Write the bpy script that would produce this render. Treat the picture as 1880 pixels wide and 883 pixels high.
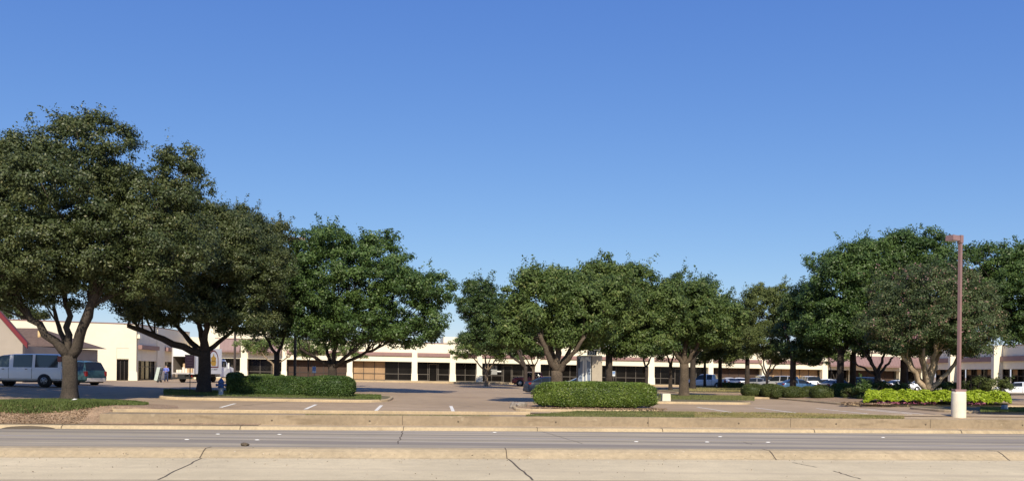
import bpy, math, random
import numpy as np
from mathutils import Vector, Matrix
R = math.radians
random.seed(7)
for o in list(bpy.data.objects): bpy.data.objects.remove(o)
sc = bpy.context.scene
col = sc.collection

# ------------------------------------------------------------------ camera, sky, sun
F = 1514.0; CX = 940.0; HY = 683.0; ROLL = R(0.6)
cam_d = bpy.data.cameras.new('camera'); cam = bpy.data.objects.new('camera', cam_d); col.objects.link(cam)
CR, SR = math.cos(ROLL), math.sin(ROLL)
cam.matrix_world = Matrix(((CR, -SR, 0, 0), (0, 0, -1, 0), (SR, CR, 0, 0), (0, 0, 0, 1)))
cam_d.sensor_width = 36; cam_d.lens = F/1880*36; cam_d.shift_y = (HY-441.5)/1880
cam_d.clip_start = .1; cam_d.clip_end = 6000
sc.camera = cam
SUN_EL, SUN_AZ = R(37), R(3.5)      # azimuth: to the right of straight behind the camera
sdir = Vector((math.sin(SUN_AZ)*math.cos(SUN_EL), -math.cos(SUN_AZ)*math.cos(SUN_EL), math.sin(SUN_EL)))
w = bpy.data.worlds.new('World'); sc.world = w; w.use_nodes = True
nt = w.node_tree; nt.nodes.clear()
sky = nt.nodes.new('ShaderNodeTexSky'); sky.sky_type = 'NISHITA'; sky.sun_disc = False
sky.sun_elevation = SUN_EL; sky.sun_rotation = math.pi - SUN_AZ
sky.altitude = 300; sky.air_density = 1.0; sky.dust_density = 0.3; sky.ozone_density = 3.5
bg = nt.nodes.new('ShaderNodeBackground'); bg.inputs[1].default_value = 0.13
wo = nt.nodes.new('ShaderNodeOutputWorld')
sep = nt.nodes.new('ShaderNodeSeparateColor'); cmb = nt.nodes.new('ShaderNodeCombineColor'); nt.links.new(sky.outputs[0], sep.inputs[0])
for k, (g_, a_) in enumerate(((1.0, .078), (.825, .1156), (.42, .325))):      # the camera's response to the bright sky
    pw = nt.nodes.new('ShaderNodeMath'); pw.operation = 'POWER'; pw.inputs[1].default_value = g_
    ml = nt.nodes.new('ShaderNodeMath'); ml.operation = 'MULTIPLY'; ml.inputs[1].default_value = a_/.13
    nt.links.new(sep.outputs[k], pw.inputs[0]); nt.links.new(pw.outputs[0], ml.inputs[0]); nt.links.new(ml.outputs[0], cmb.inputs[k])
nt.links.new(cmb.outputs[0], bg.inputs[0]); nt.links.new(bg.outputs[0], wo.inputs[0])
sl = bpy.data.lights.new('sun', 'SUN'); sl.energy = 5.0; sl.angle = R(.5); sl.color = (1.0, .91, .74)
so = bpy.data.objects.new('sun', sl); col.objects.link(so)
so.rotation_euler = sdir.to_track_quat('Z', 'Y').to_euler()
sc.view_settings.view_transform = 'Standard'; sc.view_settings.look = 'None'
sc.view_settings.gamma = 1; sc.view_settings.exposure = 0.15; sc.view_settings.use_curve_mapping = False

# ------------------------------------------------------------------ helpers
def W(px, py, D):
    a, b = px-CX, HY-py
    return Vector(((a*CR - b*SR)*D/F, D, (a*SR + b*CR)*D/F))
def PX(px, D, z=-1.7):               # X of a picture column at ground height
    b = z*F/D
    return ((px-CX)*CR - b*SR)*D/F
def smooth(t): t = max(0, min(1, t)); return t*t*(3-2*t)
YAW = R(4); e1 = Vector((math.cos(YAW), math.sin(YAW), 0)); e2 = Vector((-math.sin(YAW), math.cos(YAW), 0))
def S(s, d, z=0): return e1*s + e2*d + Vector((0, 0, z))
def toS(x, y): return (x*e1.x + y*e1.y, x*e2.x + y*e2.y)
XK = [-60, -35, -15, 0, 20, 60]
DK = [38, 46, 55, 85, 104, 109, 130]
ZT = [[-1.90,-1.92,-1.93,-1.93,-1.94,-1.96],
      [-1.50,-1.55,-1.72,-1.85,-1.92,-1.97],
      [-1.12,-1.15,-1.55,-1.80,-1.88,-1.95],
      [-1.30,-1.40,-1.60,-1.75,-1.84,-1.90],
      [-1.32,-1.36,-1.42,-1.72,-1.78,-1.85],
      [-1.35,-1.35,-1.40,-1.50,-1.66,-1.80],
      [-1.35,-1.35,-1.40,-1.50,-1.66,-1.80]]
def lot(x, y):
    i = max(0, min(len(DK)-2, sum(y > k for k in DK)-1)); j = max(0, min(len(XK)-2, sum(x > k for k in XK)-1))
    v = max(0, min(1, (y-DK[i])/(DK[i+1]-DK[i]))); u = max(0, min(1, (x-XK[j])/(XK[j+1]-XK[j])))
    return (ZT[i][j]*(1-u)+ZT[i][j+1]*u)*(1-v) + (ZT[i+1][j]*(1-u)+ZT[i+1][j+1]*u)*v

def tag(o, label=None, cat=None, group=None, kind=None):
    if label: o['label'] = label
    if cat: o['category'] = cat
    if group: o['group'] = group
    if kind: o['kind'] = kind
    return o
def empty(name, loc, rz=0, label=None, cat=None, group=None):
    o = bpy.data.objects.new(name, None); col.objects.link(o); o.location = loc; o.rotation_euler = (0, 0, rz)
    o.empty_display_size = .3
    return tag(o, label, cat, group)
class MB:
    def __init__(s, xf=None): s.v = []; s.f = []; s.m = []; s.sm = []; s.xf = xf
    def add(s, vs, fs, mi=0, smooth=False):
        n = len(s.v)
        for v in vs:
            v = Vector(v); s.v.append(tuple(s.xf(v) if s.xf else v))
        for f in fs: s.f.append([i+n for i in f]); s.m.append(mi); s.sm.append(smooth)
        return s
    def box(s, x0, x1, y0, y1, z0, z1, mi=0, top=None):
        ix, iy = top or (0, 0)
        vs = [(x0,y0,z0),(x1,y0,z0),(x1,y1,z0),(x0,y1,z0),(x0+ix,y0+iy,z1),(x1-ix,y0+iy,z1),(x1-ix,y1-iy,z1),(x0+ix,y1-iy,z1)]
        return s.add(vs, [(3,2,1,0),(4,5,6,7),(0,1,5,4),(1,2,6,5),(2,3,7,6),(3,0,4,7)], mi)
    def quad(s, a, b, c, d, mi=0): return s.add([a, b, c, d], [(0, 1, 2, 3)], mi)
    def tube(s, pts, rad, n=8, mi=0, cap=True, wob=0, rng=None):
        pts = [Vector(p) for p in pts]; vs = []
        up = Vector((0, 0, 1)); prev = None
        for i, p in enumerate(pts):
            d = (pts[min(i+1, len(pts)-1)] - pts[max(i-1, 0)]).normalized()
            if prev is None:
                a = d.orthogonal().normalized()
            else:
                a = (prev - d*prev.dot(d)).normalized()
            prev = a; b = d.cross(a)
            for k in range(n):
                t = 2*math.pi*k/n; r = rad[i]
                if wob: r *= 1 + wob*math.sin(3*t+i*.7)+wob*.6*math.sin(5*t+1+i*.3)
                vs.append(p + a*math.cos(t)*r + b*math.sin(t)*r)
        fs = []
        for i in range(len(pts)-1):
            for k in range(n):
                fs.append((i*n+k, i*n+(k+1) % n, (i+1)*n+(k+1) % n, (i+1)*n+k))
        if cap:
            fs.append(tuple(reversed(range(n)))); fs.append(tuple(range((len(pts)-1)*n, len(pts)*n)))
        return s.add(vs, fs, mi, True)
    def cyl(s, p0, p1, r0, r1=None, n=16, mi=0): return s.tube([p0, p1], [r0, r1 if r1 is not None else r0], n, mi)
    def lathe(s, c, prof, n=16, mi=0):
        vs = []; c = Vector(c)
        for r, z in prof:
            for k in range(n):
                t = 2*math.pi*k/n; vs.append(c+Vector((r*math.cos(t), r*math.sin(t), z)))
        fs = [(i*n+k, i*n+(k+1) % n, (i+1)*n+(k+1) % n, (i+1)*n+k) for i in range(len(prof)-1) for k in range(n)]
        fs += [tuple(reversed(range(n))), tuple(range((len(prof)-1)*n, len(prof)*n))]
        return s.add(vs, fs, mi, True)
    def build(s, name, mats, parent=None, smooth=None, bevel=0):
        me = bpy.data.meshes.new(name); me.from_pydata(s.v, [], s.f)
        if not isinstance(mats, (list, tuple)): mats = [mats]
        for m in mats: me.materials.append(m)
        me.polygons.foreach_set('material_index', s.m)
        me.polygons.foreach_set('use_smooth', [bool(x) if smooth is None else smooth for x in s.sm])
        me.update()
        o = bpy.data.objects.new(name, me); col.objects.link(o)
        if parent: o.parent = parent
        if bevel:
            b = o.modifiers.new('bevel', 'BEVEL'); b.width = bevel; b.segments = 2; b.limit_method = 'ANGLE'; b.angle_limit = R(40)
        return o

# ------------------------------------------------------------------ materials
def mat(name, colr, rough=.8, metal=0, noise=None, bump=0, bscale=20, spec=.5, coat=0, emis=None, stretch=None, layers=()):
    """noise=(scale, amount): brightness variation; layers: (scale, threshold, softness, colour, strength, stretch)"""
    m = bpy.data.materials.new(name); m.use_nodes = True; t = m.node_tree; b = t.nodes['Principled BSDF']
    b.inputs['Roughness'].default_value = rough; b.inputs['Metallic'].default_value = metal
    b.inputs['Specular IOR Level'].default_value = spec; b.inputs['Coat Weight'].default_value = coat
    b.inputs['Base Color'].default_value = (*colr, 1)
    L = t.links; tc = t.nodes.new('ShaderNodeTexCoord'); src = None
    def nz(scale, det=6, st=None, rot=0):
        mp = t.nodes.new('ShaderNodeMapping'); L.new(tc.outputs['Object'], mp.inputs[0])
        if st: mp.inputs['Scale'].default_value = st; mp.inputs['Rotation'].default_value = (0, 0, -rot)
        n = t.nodes.new('ShaderNodeTexNoise'); n.inputs['Scale'].default_value = scale; n.inputs['Detail'].default_value = det
        L.new(mp.outputs[0], n.inputs['Vector']); return n
    cur = None
    def mixc(fac, a, bcol, typ='MIX'):
        x = t.nodes.new('ShaderNodeMix'); x.data_type = 'RGBA'; x.blend_type = typ
        if hasattr(fac, 'links'): L.new(fac, x.inputs[0])
        else: x.inputs[0].default_value = fac
        for k, q in ((6, a), (7, bcol)):
            if hasattr(q, 'links'): L.new(q, x.inputs[k])
            else: x.inputs[k].default_value = (*q, 1)
        return x.outputs[2]
    cur = colr
    if noise:
        for sc_, am in (noise if isinstance(noise[0], (tuple, list)) else (noise,)):
            n = nz(sc_, 7, stretch, YAW if stretch else 0)
            mr = t.nodes.new('ShaderNodeMapRange'); L.new(n.outputs[0], mr.inputs[0])
            mr.inputs[1].default_value = .3; mr.inputs[2].default_value = .7
            mr.inputs[3].default_value = 1-am; mr.inputs[4].default_value = 1+am
            g = t.nodes.new('ShaderNodeCombineColor')
            for k in range(3): L.new(mr.outputs[0], g.inputs[k])
            cur = mixc(1.0, cur, g.outputs[0], 'MULTIPLY')
    for (sc_, th, sf, cc, strn, st) in layers:
        n = nz(sc_, 8, st, YAW if st else 0)
        mr = t.nodes.new('ShaderNodeMapRange'); mr.interpolation_type = 'SMOOTHSTEP'; L.new(n.outputs[0], mr.inputs[0])
        mr.inputs[1].default_value = th; mr.inputs[2].default_value = th+sf; mr.inputs[4].default_value = strn
        cur = mixc(mr.outputs[0], cur, cc)
    if not isinstance(cur, tuple): L.new(cur, b.inputs['Base Color'])
    if bump:
        n = nz(bscale, 6); bp = t.nodes.new('ShaderNodeBump'); bp.inputs['Strength'].default_value = bump; bp.inputs['Distance'].default_value = .03
        L.new(n.outputs[0], bp.inputs['Height']); L.new(bp.outputs[0], b.inputs['Normal'])
    return m
def leafmat(name, c0, c1, c2=None, trans=.3, rough=.5, spec=.3):
    m = bpy.data.materials.new(name); m.use_nodes = True; t = m.node_tree; b = t.nodes['Principled BSDF']; L = t.links
    at = t.nodes.new('ShaderNodeAttribute'); at.attribute_name = 'var'
    cr = t.nodes.new('ShaderNodeValToRGB'); L.new(at.outputs['Fac'], cr.inputs[0])
    e = cr.color_ramp.elements; e[0].color = (*c0, 1); e[1].color = (*c1, 1); e[0].position = 0; e[1].position = .86
    if c2: x = e.new(1.0); x.color = (*c2, 1)
    L.new(cr.outputs[0], b.inputs['Base Color'])
    b.inputs['Roughness'].default_value = rough; b.inputs['Specular IOR Level'].default_value = spec
    tr = t.nodes.new('ShaderNodeBsdfTranslucent'); L.new(cr.outputs[0], tr.inputs[0])
    mx = t.nodes.new('ShaderNodeMixShader'); mx.inputs[0].default_value = trans
    L.new(b.outputs[0], mx.inputs[1]); L.new(tr.outputs[0], mx.inputs[2]); L.new(mx.outputs[0], t.nodes['Material Output'].inputs[0])
    return m
M = {}
M['near_road'] = mat('near_road', (.64,.525,.33), .9, noise=((.35,.10),(3,.06),(30,.09)), bump=.25, bscale=60,
    layers=((.25,.55,.2,(.52,.425,.265),.8,(.25,2.2,1)),(1.0,.5,.2,(.50,.40,.26),.5,(.02,1.2,1)),(9,.66,.05,(.3,.25,.19),.35,None)))
M['far_road'] = mat('far_road', (.40,.335,.24), .85, noise=((.4,.08),(25,.08)), bump=.2, bscale=60,
    layers=((.8,.47,.10,(.235,.20,.165),.85,(.03,1.6,1)),(1.7,.56,.1,(.46,.40,.35),.6,(.02,1.2,1))))
M['kerb'] = mat('kerb', (.44,.34,.205), .9, noise=((.6,.12),(9,.12),(50,.08)), bump=.3, bscale=50,
    layers=((1.5,.60,.12,(.33,.245,.145),.6,None),(14,.68,.04,(.75,.68,.55),.4,None)))
M['wall_conc'] = mat('wall_conc', (.29,.22,.142), .9, noise=((.5,.12),(6,.12),(40,.08)), bump=.3, bscale=40,
    layers=((1.1,.57,.1,(.19,.14,.085),.65,(.5,2,3)),(1.9,.66,.05,(.42,.34,.23),.5,None)))
M['lot'] = mat('lot', (.375,.27,.172), .9, noise=((.12,.12),(1.2,.09),(26,.12)), bump=.25, bscale=50,
    layers=((.12,.55,.14,(.30,.21,.135),.7,None),(.7,.66,.05,(.17,.13,.09),.5,None),(.45,.62,.1,(.45,.33,.22),.6,(.15,1,1))))
M['lot_kerb'] = mat('lot_kerb', (.45,.34,.205), .9, noise=((.9,.15),(12,.12)), bump=.3, bscale=40, layers=((1.2,.6,.1,(.3,.23,.16),.6,None),))
M['verge'] = mat('verge', (.42,.31,.19), .95, noise=((1,.2),(15,.2)), bump=.4, bscale=30)
M['mulch'] = mat('mulch', (.30,.20,.125), .95, noise=((2,.3),(25,.4)), bump=.9, bscale=30, layers=((18,.6,.04,(.5,.4,.28),.7,None),))
M['soil'] = mat('soil', (.14,.115,.06), .95, noise=((2,.3),(25,.4)), bump=.7, bscale=30)
M['paint'] = mat('paint', (.80,.76,.68), .7, noise=((4,.12),(40,.15)), layers=((12,.6,.06,(.45,.36,.29),.8,None),))
M['crack'] = mat('crack', (.10,.075,.05), .9)
M['earth'] = mat('earth', (.17,.15,.075), .95, noise=((.2,.25),(4,.2)))
M['cream'] = mat('cream', (.83,.75,.57), .85, noise=((.3,.04),(3,.03)), layers=((.9,.64,.1,(.68,.60,.45),.35,(1,1,.3)),))
M['white_wall'] = mat('white_wall', (.84,.77,.60), .85, noise=((.3,.04),))
M['maroon'] = mat('maroon', (.27,.155,.14), .6, noise=(2,.08))
M['mansard'] = mat('mansard', (.24,.145,.135), .55, noise=(2,.08))
M['glass'] = mat('glass', (.008,.007,.006), .12, spec=.22, noise=(.5,.4))
M['dark_in'] = mat('dark_in', (.03,.024,.02), .8)
M['mullion'] = mat('mullion', (.10,.085,.07), .5)
M['mull_dark'] = mat('mull_dark', (.035,.025,.02), .5)
M['board'] = mat('board', (.36,.23,.125), .8, noise=((1,.12),(8,.06)))
M['board_dark'] = mat('board_dark', (.055,.030,.020), .8, noise=((1,.12),))
M['roof_brown'] = mat('roof_brown', (.13,.085,.065), .9, noise=((3,.2),(20,.2)))
M['red_trim'] = mat('red_trim', (.16,.018,.022), .5)
M['pinkwall'] = mat('pinkwall', (.36,.31,.26), .85, noise=(1,.06))
M['roofing'] = mat('roofing', (.35,.32,.28), .9)
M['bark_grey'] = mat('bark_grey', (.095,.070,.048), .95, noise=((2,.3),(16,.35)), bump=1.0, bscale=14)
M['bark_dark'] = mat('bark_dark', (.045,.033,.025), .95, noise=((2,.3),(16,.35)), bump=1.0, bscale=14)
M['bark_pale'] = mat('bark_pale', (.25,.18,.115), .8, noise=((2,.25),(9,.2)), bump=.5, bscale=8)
M['pole'] = mat('pole', (.26,.155,.145), .5, noise=(3,.08))
M['poledark'] = mat('poledark', (.05,.035,.03), .5)
M['conc_base'] = mat('conc_base', (.72,.65,.51), .85, noise=((2,.08),(20,.05)), bump=.2)
M['sign_conc'] = mat('sign_conc', (.40,.34,.26), .9, noise=((2,.08),(25,.08)), bump=.2)
M['tyre'] = mat('tyre', (.015,.015,.015), .8)
M['rim'] = mat('rim', (.62,.62,.60), .35, .6)
M['steelrim'] = mat('steelrim', (.30,.31,.32), .45, .5)
M['carglass'] = mat('carglass', (.015,.018,.02), .10, spec=.45)
M['carglass_lt'] = mat('carglass_lt', (.03,.04,.042), .06, spec=.8)
M['lamp_w'] = mat('lamp_w', (.75,.75,.72), .15)
M['lamp_r'] = mat('lamp_r', (.20,.012,.012), .2)
M['trim'] = mat('trim', (.02,.02,.02), .6)
M['bumper_grey'] = mat('bumper_grey', (.50,.46,.44), .5)
M['chrome'] = mat('chrome', (.7,.7,.7), .15, 1)
def paint(name, c, metal=.25): return mat('paint_'+name, c, .35, metal, coat=.3, noise=(.8,.04))
P = dict(white=paint('white', (.78,.80,.82), 0), teal=paint('teal', (.04,.09,.095)), maroon=paint('maroon', (.17,.035,.045)),
         navy=mat('paint_navy', (.008,.016,.035), .45, spec=.25), silver=paint('silver', (.45,.44,.42), .2), blue=paint('blue', (.05,.12,.24)),
         grey=paint('grey', (.22,.22,.22), .4), black=paint('black', (.02,.02,.025)), pearl=paint('pearl', (.72,.70,.66), .1))
LM = {}
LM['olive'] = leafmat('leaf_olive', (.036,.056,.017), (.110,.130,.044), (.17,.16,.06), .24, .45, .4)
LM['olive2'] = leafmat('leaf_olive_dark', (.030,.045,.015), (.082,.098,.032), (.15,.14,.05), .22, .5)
LM['oak'] = leafmat('leaf_oak', (.030,.064,.016), (.110,.175,.045), (.18,.23,.075), .28, .45, .35)
LM['pear'] = leafmat('leaf_pear', (.042,.078,.018), (.138,.188,.050), (.26,.27,.095), .28, .5, .3)
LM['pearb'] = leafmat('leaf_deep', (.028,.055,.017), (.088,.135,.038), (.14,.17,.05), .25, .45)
LM['cedar'] = leafmat('leaf_feathery', (.060,.085,.022), (.150,.180,.052), (.17,.17,.06), .25, .6)
LM['lite'] = leafmat('leaf_light', (.10,.15,.04), (.22,.28,.085), (.33,.34,.14), .35, .5)
LM['myrtle'] = leafmat('leaf_myrtle', (.040,.068,.025), (.118,.150,.056), (.38,.22,.17), .22, .5)
LM['hedge'] = leafmat('leaf_hedge', (.055,.095,.016), (.20,.27,.045), (.36,.38,.11), .25, .4, .4)
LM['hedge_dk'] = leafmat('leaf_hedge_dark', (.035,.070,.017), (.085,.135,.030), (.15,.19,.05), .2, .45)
LM['bush'] = leafmat('leaf_bush', (.04,.06,.016), (.11,.13,.035), (.17,.17,.06), .2, .5)
LM['vine'] = leafmat('leaf_vine', (.24,.33,.015), (.40,.49,.04), (.56,.60,.10), .3, .45)
LM['grass'] = leafmat('leaf_grass', (.07,.10,.025), (.17,.21,.06), (.34,.30,.14), .3, .6)
LM['mixgrass'] = leafmat('leaf_mixedgrass', (.10,.13,.035), (.26,.26,.10), (.42,.36,.18), .3, .7)
LM['dry'] = leafmat('leaf_drygrass', (.17,.19,.05), (.48,.38,.18), (.55,.46,.25), .3, .7)
LM['chips'] = leafmat('wood_chips', (.16,.10,.06), (.38,.27,.17), (.62,.52,.38), 0, .9)

# ------------------------------------------------------------------ leaves, trees
def leaf_object(name, pos, nrm, size, var, m, parent=None, aspect=.55, long_dir=None, rs=None, core=None):
    n = len(pos); rs = rs or np.random.RandomState(1)
    nrm = nrm/np.linalg.norm(nrm, axis=1, keepdims=True)
    t = rs.normal(size=(n, 3)) if long_dir is None else long_dir + rs.normal(size=(n, 3))*.25
    t -= nrm*(t*nrm).sum(1, keepdims=True); t /= np.linalg.norm(t, axis=1, keepdims=True)+1e-9
    b = np.cross(nrm, t); L = size[:, None]*.5; Wd = L*aspect
    bend = nrm*L*.25
    v = np.empty((n, 4, 3), np.float32)
    v[:, 0] = pos - t*L; v[:, 1] = pos + b*Wd - bend*.6; v[:, 2] = pos + t*L; v[:, 3] = pos - b*Wd - bend*.6
    v = v.reshape(-1, 3); f = np.arange(4*n, dtype=np.int32); nf = n; var = np.asarray(var, np.float32)
    tot = np.full(n, 4, np.int32)
    if core is not None:
        cv, cf = core; base = len(v)
        v = np.concatenate([v, cv.astype(np.float32)]); f = np.concatenate([f, (cf+base).ravel().astype(np.int32)])
        tot = np.concatenate([tot, np.full(len(cf), 4, np.int32)]); var = np.concatenate([var, np.zeros(len(cf), np.float32)]); nf += len(cf)
    me = bpy.data.meshes.new(name); me.vertices.add(len(v)); me.vertices.foreach_set('co', v.ravel())
    me.loops.add(len(f)); me.loops.foreach_set('vertex_index', f)
    me.polygons.add(nf); me.polygons.foreach_set('loop_start', np.arange(nf, dtype=np.int32)*4); me.polygons.foreach_set('loop_total', tot)
    a = me.attributes.new('var', 'FLOAT', 'FACE'); a.data.foreach_set('value', np.clip(var, 0, 1))
    me.materials.append(m); me.update(calc_edges=True); me.validate()
    o = bpy.data.objects.new(name, me); col.objects.link(o)
    if parent: o.parent = parent
    return o
def crown(name, lobes, n, leaf, clump, m, parent, seed, wisp=.12, per=105, flat=.65, aspect=.55, varb=0):
    rs = np.random.RandomState(seed); lob = np.array(lobes, float)
    wgt = (lob[:, 3]*lob[:, 4]*lob[:, 5])**(.67); wgt /= wgt.sum()
    nc = max(4, int(n/per)); K = nc*3; idx = rs.choice(len(lob), K, p=wgt)
    d = rs.normal(size=(K, 3)); d[:, 2] += .2; d /= np.linalg.norm(d, axis=1, keepdims=True)
    r = 1-np.abs(rs.normal(size=K))*.16
    c = lob[idx, :3] + d*lob[idx, 3:]*r[:, None]
    dep = np.full(K, 9.)
    for l in lob:
        q = np.sqrt((((c-l[:3])/l[3:])**2).sum(1)); dep = np.minimum(dep, q)
    keep = (dep > .78) | (rs.rand(K) < .20); c = c[keep][:nc]; d = d[keep][:nc]; out = dep[keep][:nc] > .9
    nc = len(c); ws = (rs.rand(nc) < wisp*1.5*(.7+d[:, 2])) & out; cs = clump*(.5+1.0*rs.rand(nc)); cs[ws] *= .8
    cnt = np.maximum(4, (per*(cs/clump)**1.7*(.7+.6*rs.rand(nc)))).astype(int); cnt[ws] = np.maximum(8, cnt[ws]*.6).astype(int)
    ci = np.repeat(np.arange(nc), cnt); N = len(ci)
    off = rs.normal(size=(N, 3))*.46; ln = np.linalg.norm(off, axis=1, keepdims=True); off *= np.minimum(1, 1.05/ln); off[:, 2] *= flat
    pos = c[ci] + off*cs[ci][:, None]
    # sprigs: leaves strung along a short twig that leaves the crown
    sd = d*1.0+rs.normal(size=(nc, 3))*.35+np.array([0, 0, .55]); sd /= np.linalg.norm(sd, axis=1, keepdims=True)
    w_ = ws[ci]; t = rs.rand(N)**1.15*2.1*clump*(.6+.8*rs.rand(nc))[ci]
    pos[w_] = (c[ci]+sd[ci]*t[:, None]+rs.normal(size=(N, 3))*.12*(1.3-t/t.max())[:, None]*clump/.42)[w_]
    nrm = d[ci]*.45 + off*1.15 + rs.normal(size=(N, 3))*.5 + np.array([0, 0, .45])
    cv = rs.rand(nc)
    var = .62*cv[ci] + .38*rs.rand(N) + varb
    var = np.where(rs.rand(N) < .02, 1.0, np.minimum(var, .93))
    return leaf_object(name, pos, nrm, leaf*(.6+.8*rs.rand(N)), var, m, parent, aspect, rs=rs)
def curve(p0, p1, bow, n=7, rng=random):
    p0, p1 = Vector(p0), Vector(p1); L = (p1-p0).length; mid = (p0+p1)/2 + bow
    out = []
    for i in range(n+1):
        t = i/n; p = p0*(1-t)**2 + mid*2*t*(1-t) + p1*t*t
        if 0 < i < n: p = p + Vector((rng.uniform(-1, 1), rng.uniform(-1, 1), rng.uniform(-1, 1)))*L*.025
        out.append(p)
    return out
def auto_lobes(C, Rx, Ry, Rz, n, seed, k=.30, low=-.85):
    rg = random.Random(seed); out = [(C[0], C[1], C[2], Rx*.72, Ry*.72, Rz*.72)]
    n = int(n*2.2); g = math.pi*(3-5**.5); rm = (Rx*Ry*Rz)**(1/3)
    for j in range(n):
        z = 1-(1-low)*(j+.5)/n+rg.uniform(-.06, .06); z = max(-.98, min(.86, z)); a = g*j+seed+rg.uniform(-.2, .2); q = math.sqrt(max(0, 1-z*z)); s = rg.uniform(.60, .88)
        kk = k*rg.uniform(.6, 1.25); f = .5
        out.append((C[0]+math.cos(a)*q*Rx*s, C[1]+math.sin(a)*q*Ry*s, C[2]+z*Rz*s, kk*(Rx*(1-f)+rm*f), kk*(Ry*(1-f)+rm*f), kk*(Rz*(1-f)+rm*f)*.85))
    return out
def tree(name, label, px, D, basepy, r, fork_py, limbs, crowns, n, leaf, clump, lm, bark, seed, group=None, wisp=.12, nl=14, flat=.65, depth=.9, lean=0, branches=True, aspect=.55, cat='tree', cd=0, ground_z=None):
    """px,D place the trunk; limbs: (px, py, depth offset, radius factor) main limb ends; crowns: (px, py, rx_px, ry_px[, depth offset])"""
    sc_ = D/F; x0 = PX(px, D); zb = lot(x0, D)+.02 if ground_z is None else ground_z
    base = Vector((x0, D, zb)); rg = random.Random(seed)
    e = empty(name, base, 0, label, cat, group)
    loc = lambda qx, qy, dd=0: W(qx, qy, D)+Vector((0, dd, 0))-base
    lobes = []
    for ci, cr in enumerate(crowns):
        C = loc(cr[0], cr[1], (cr[4] if len(cr) > 4 else 0)+cd); rx, rz = cr[2]*sc_, cr[3]*sc_
        lobes += auto_lobes(C, rx, max(rx, rz)*depth, rz, max(5, int(nl*(rx*rz)**.5/4)) if len(crowns) > 1 else nl, seed+ci)
    t = MB(); ft = loc(px+lean, fork_py); fh = ft.z
    K = 7; pts = [Vector((ft.x*i/K, ft.y*i/K, -.15+(fh+.15)*i/K)) for i in range(K+1)]
    rad = [r*(1.35 if i == 0 else 1.14 if i == 1 else 1.02-.02*i) for i in range(K+1)]
    if not isinstance(limbs, (list, tuple)): limbs = [(0, 0, 0, 0)]*0
    if fh > .3: t.tube(pts, rad, 12, wob=.06)
    ends = []
    for (lx, ly, dd, rf) in limbs:
        E = loc(lx, ly, dd); st = ft*.93 if fh > .3 else Vector(((lx-px)*sc_*.07, dd*.1, -.1))
        d = E-st; bow = Vector((d.x*.10, d.y*.1, -abs(d.z)*.02 + d.length*.04))
        p = curve(st, E, bow, 8, rg); p[0] = st
        t.tube(p, [r*rf*(1-.06*i) for i in range(9)], 9, wob=.05); ends.append((E, r*rf*.5, p))
    if branches:
        for l in lobes[::2]:
            T = Vector(l[:3]); best = min(ends, key=lambda q: (q[0]-T).length) if ends else (ft, r*.6, None)
            if best[2]:
                j = rg.choice([5, 6, 7, 8]); st = best[2][j]; r0 = best[1]*(1.0-.05*j)
            else: st = ft*.97; r0 = r*.5
            T = st + (T-st)*1.0
            p = curve(st, T, Vector((rg.uniform(-.3, .3), rg.uniform(-.3, .3), (T-st).length*.12)), 6, rg)
            t.tube(p, [max(.02, r0*.75*(1-i/6.8)) for i in range(7)], 6)
            for q in range(2):
                a = p[rg.choice([3, 4, 5])]; ee = a+Vector((rg.uniform(-1, 1)*l[3], rg.uniform(-1, 1)*l[4], rg.uniform(-.2, .8)*l[5]))*.85
                t.tube(curve(a, ee, Vector((0, 0, .15)), 4, rg), [max(.012, r0*.32*(1-i/4.6)) for i in range(5)], 5)
    t.build('trunk', bark, e)
    crown('crown', lobes, int(n*1.2), leaf*1.08, clump, lm, e, seed, wisp, flat=flat, aspect=aspect)
    return e
def blossoms(e, n, m, seed):
    c = [q for q in e.children if q.name.startswith('crown')][0]; me = c.data; k = len(me.vertices)//4; rs = np.random.RandomState(seed)
    co = np.empty(len(me.vertices)*3, np.float32); me.vertices.foreach_get('co', co); co = co.reshape(-1, 4, 3).mean(1); ctr = co.mean(0)
    sc0 = (co-ctr)/co.std(0); far_ = np.linalg.norm(sc0, axis=1)+.5*sc0[:, 2]-.3*sc0[:, 0]-.4*sc0[:, 1]; idx = np.argsort(-far_)[:k//8]; idx = rs.choice(idx, n//9)
    P_ = np.repeat(co[idx], 9, axis=0)+rs.normal(size=(len(idx)*9, 3))*.09
    leaf_object('blossoms', P_, rs.normal(size=P_.shape)+np.array([0, -.5, .5]), .10*(.6+.8*rs.rand(len(P_))), rs.rand(len(P_)), m, e, .8, rs=rs)
def copy_thing(o, loc, rz, label, scale=1, group=None):
    c = o.copy(); col.objects.link(c); c.location = loc; c.rotation_euler = (0, 0, rz); c.scale = (scale,)*3; c['label'] = label
    for ch in list(o.children):
        d = ch.copy(); col.objects.link(d); d.parent = c
        for g in ch.children:
            q = g.copy(); col.objects.link(q); q.parent = d
    return c
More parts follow.
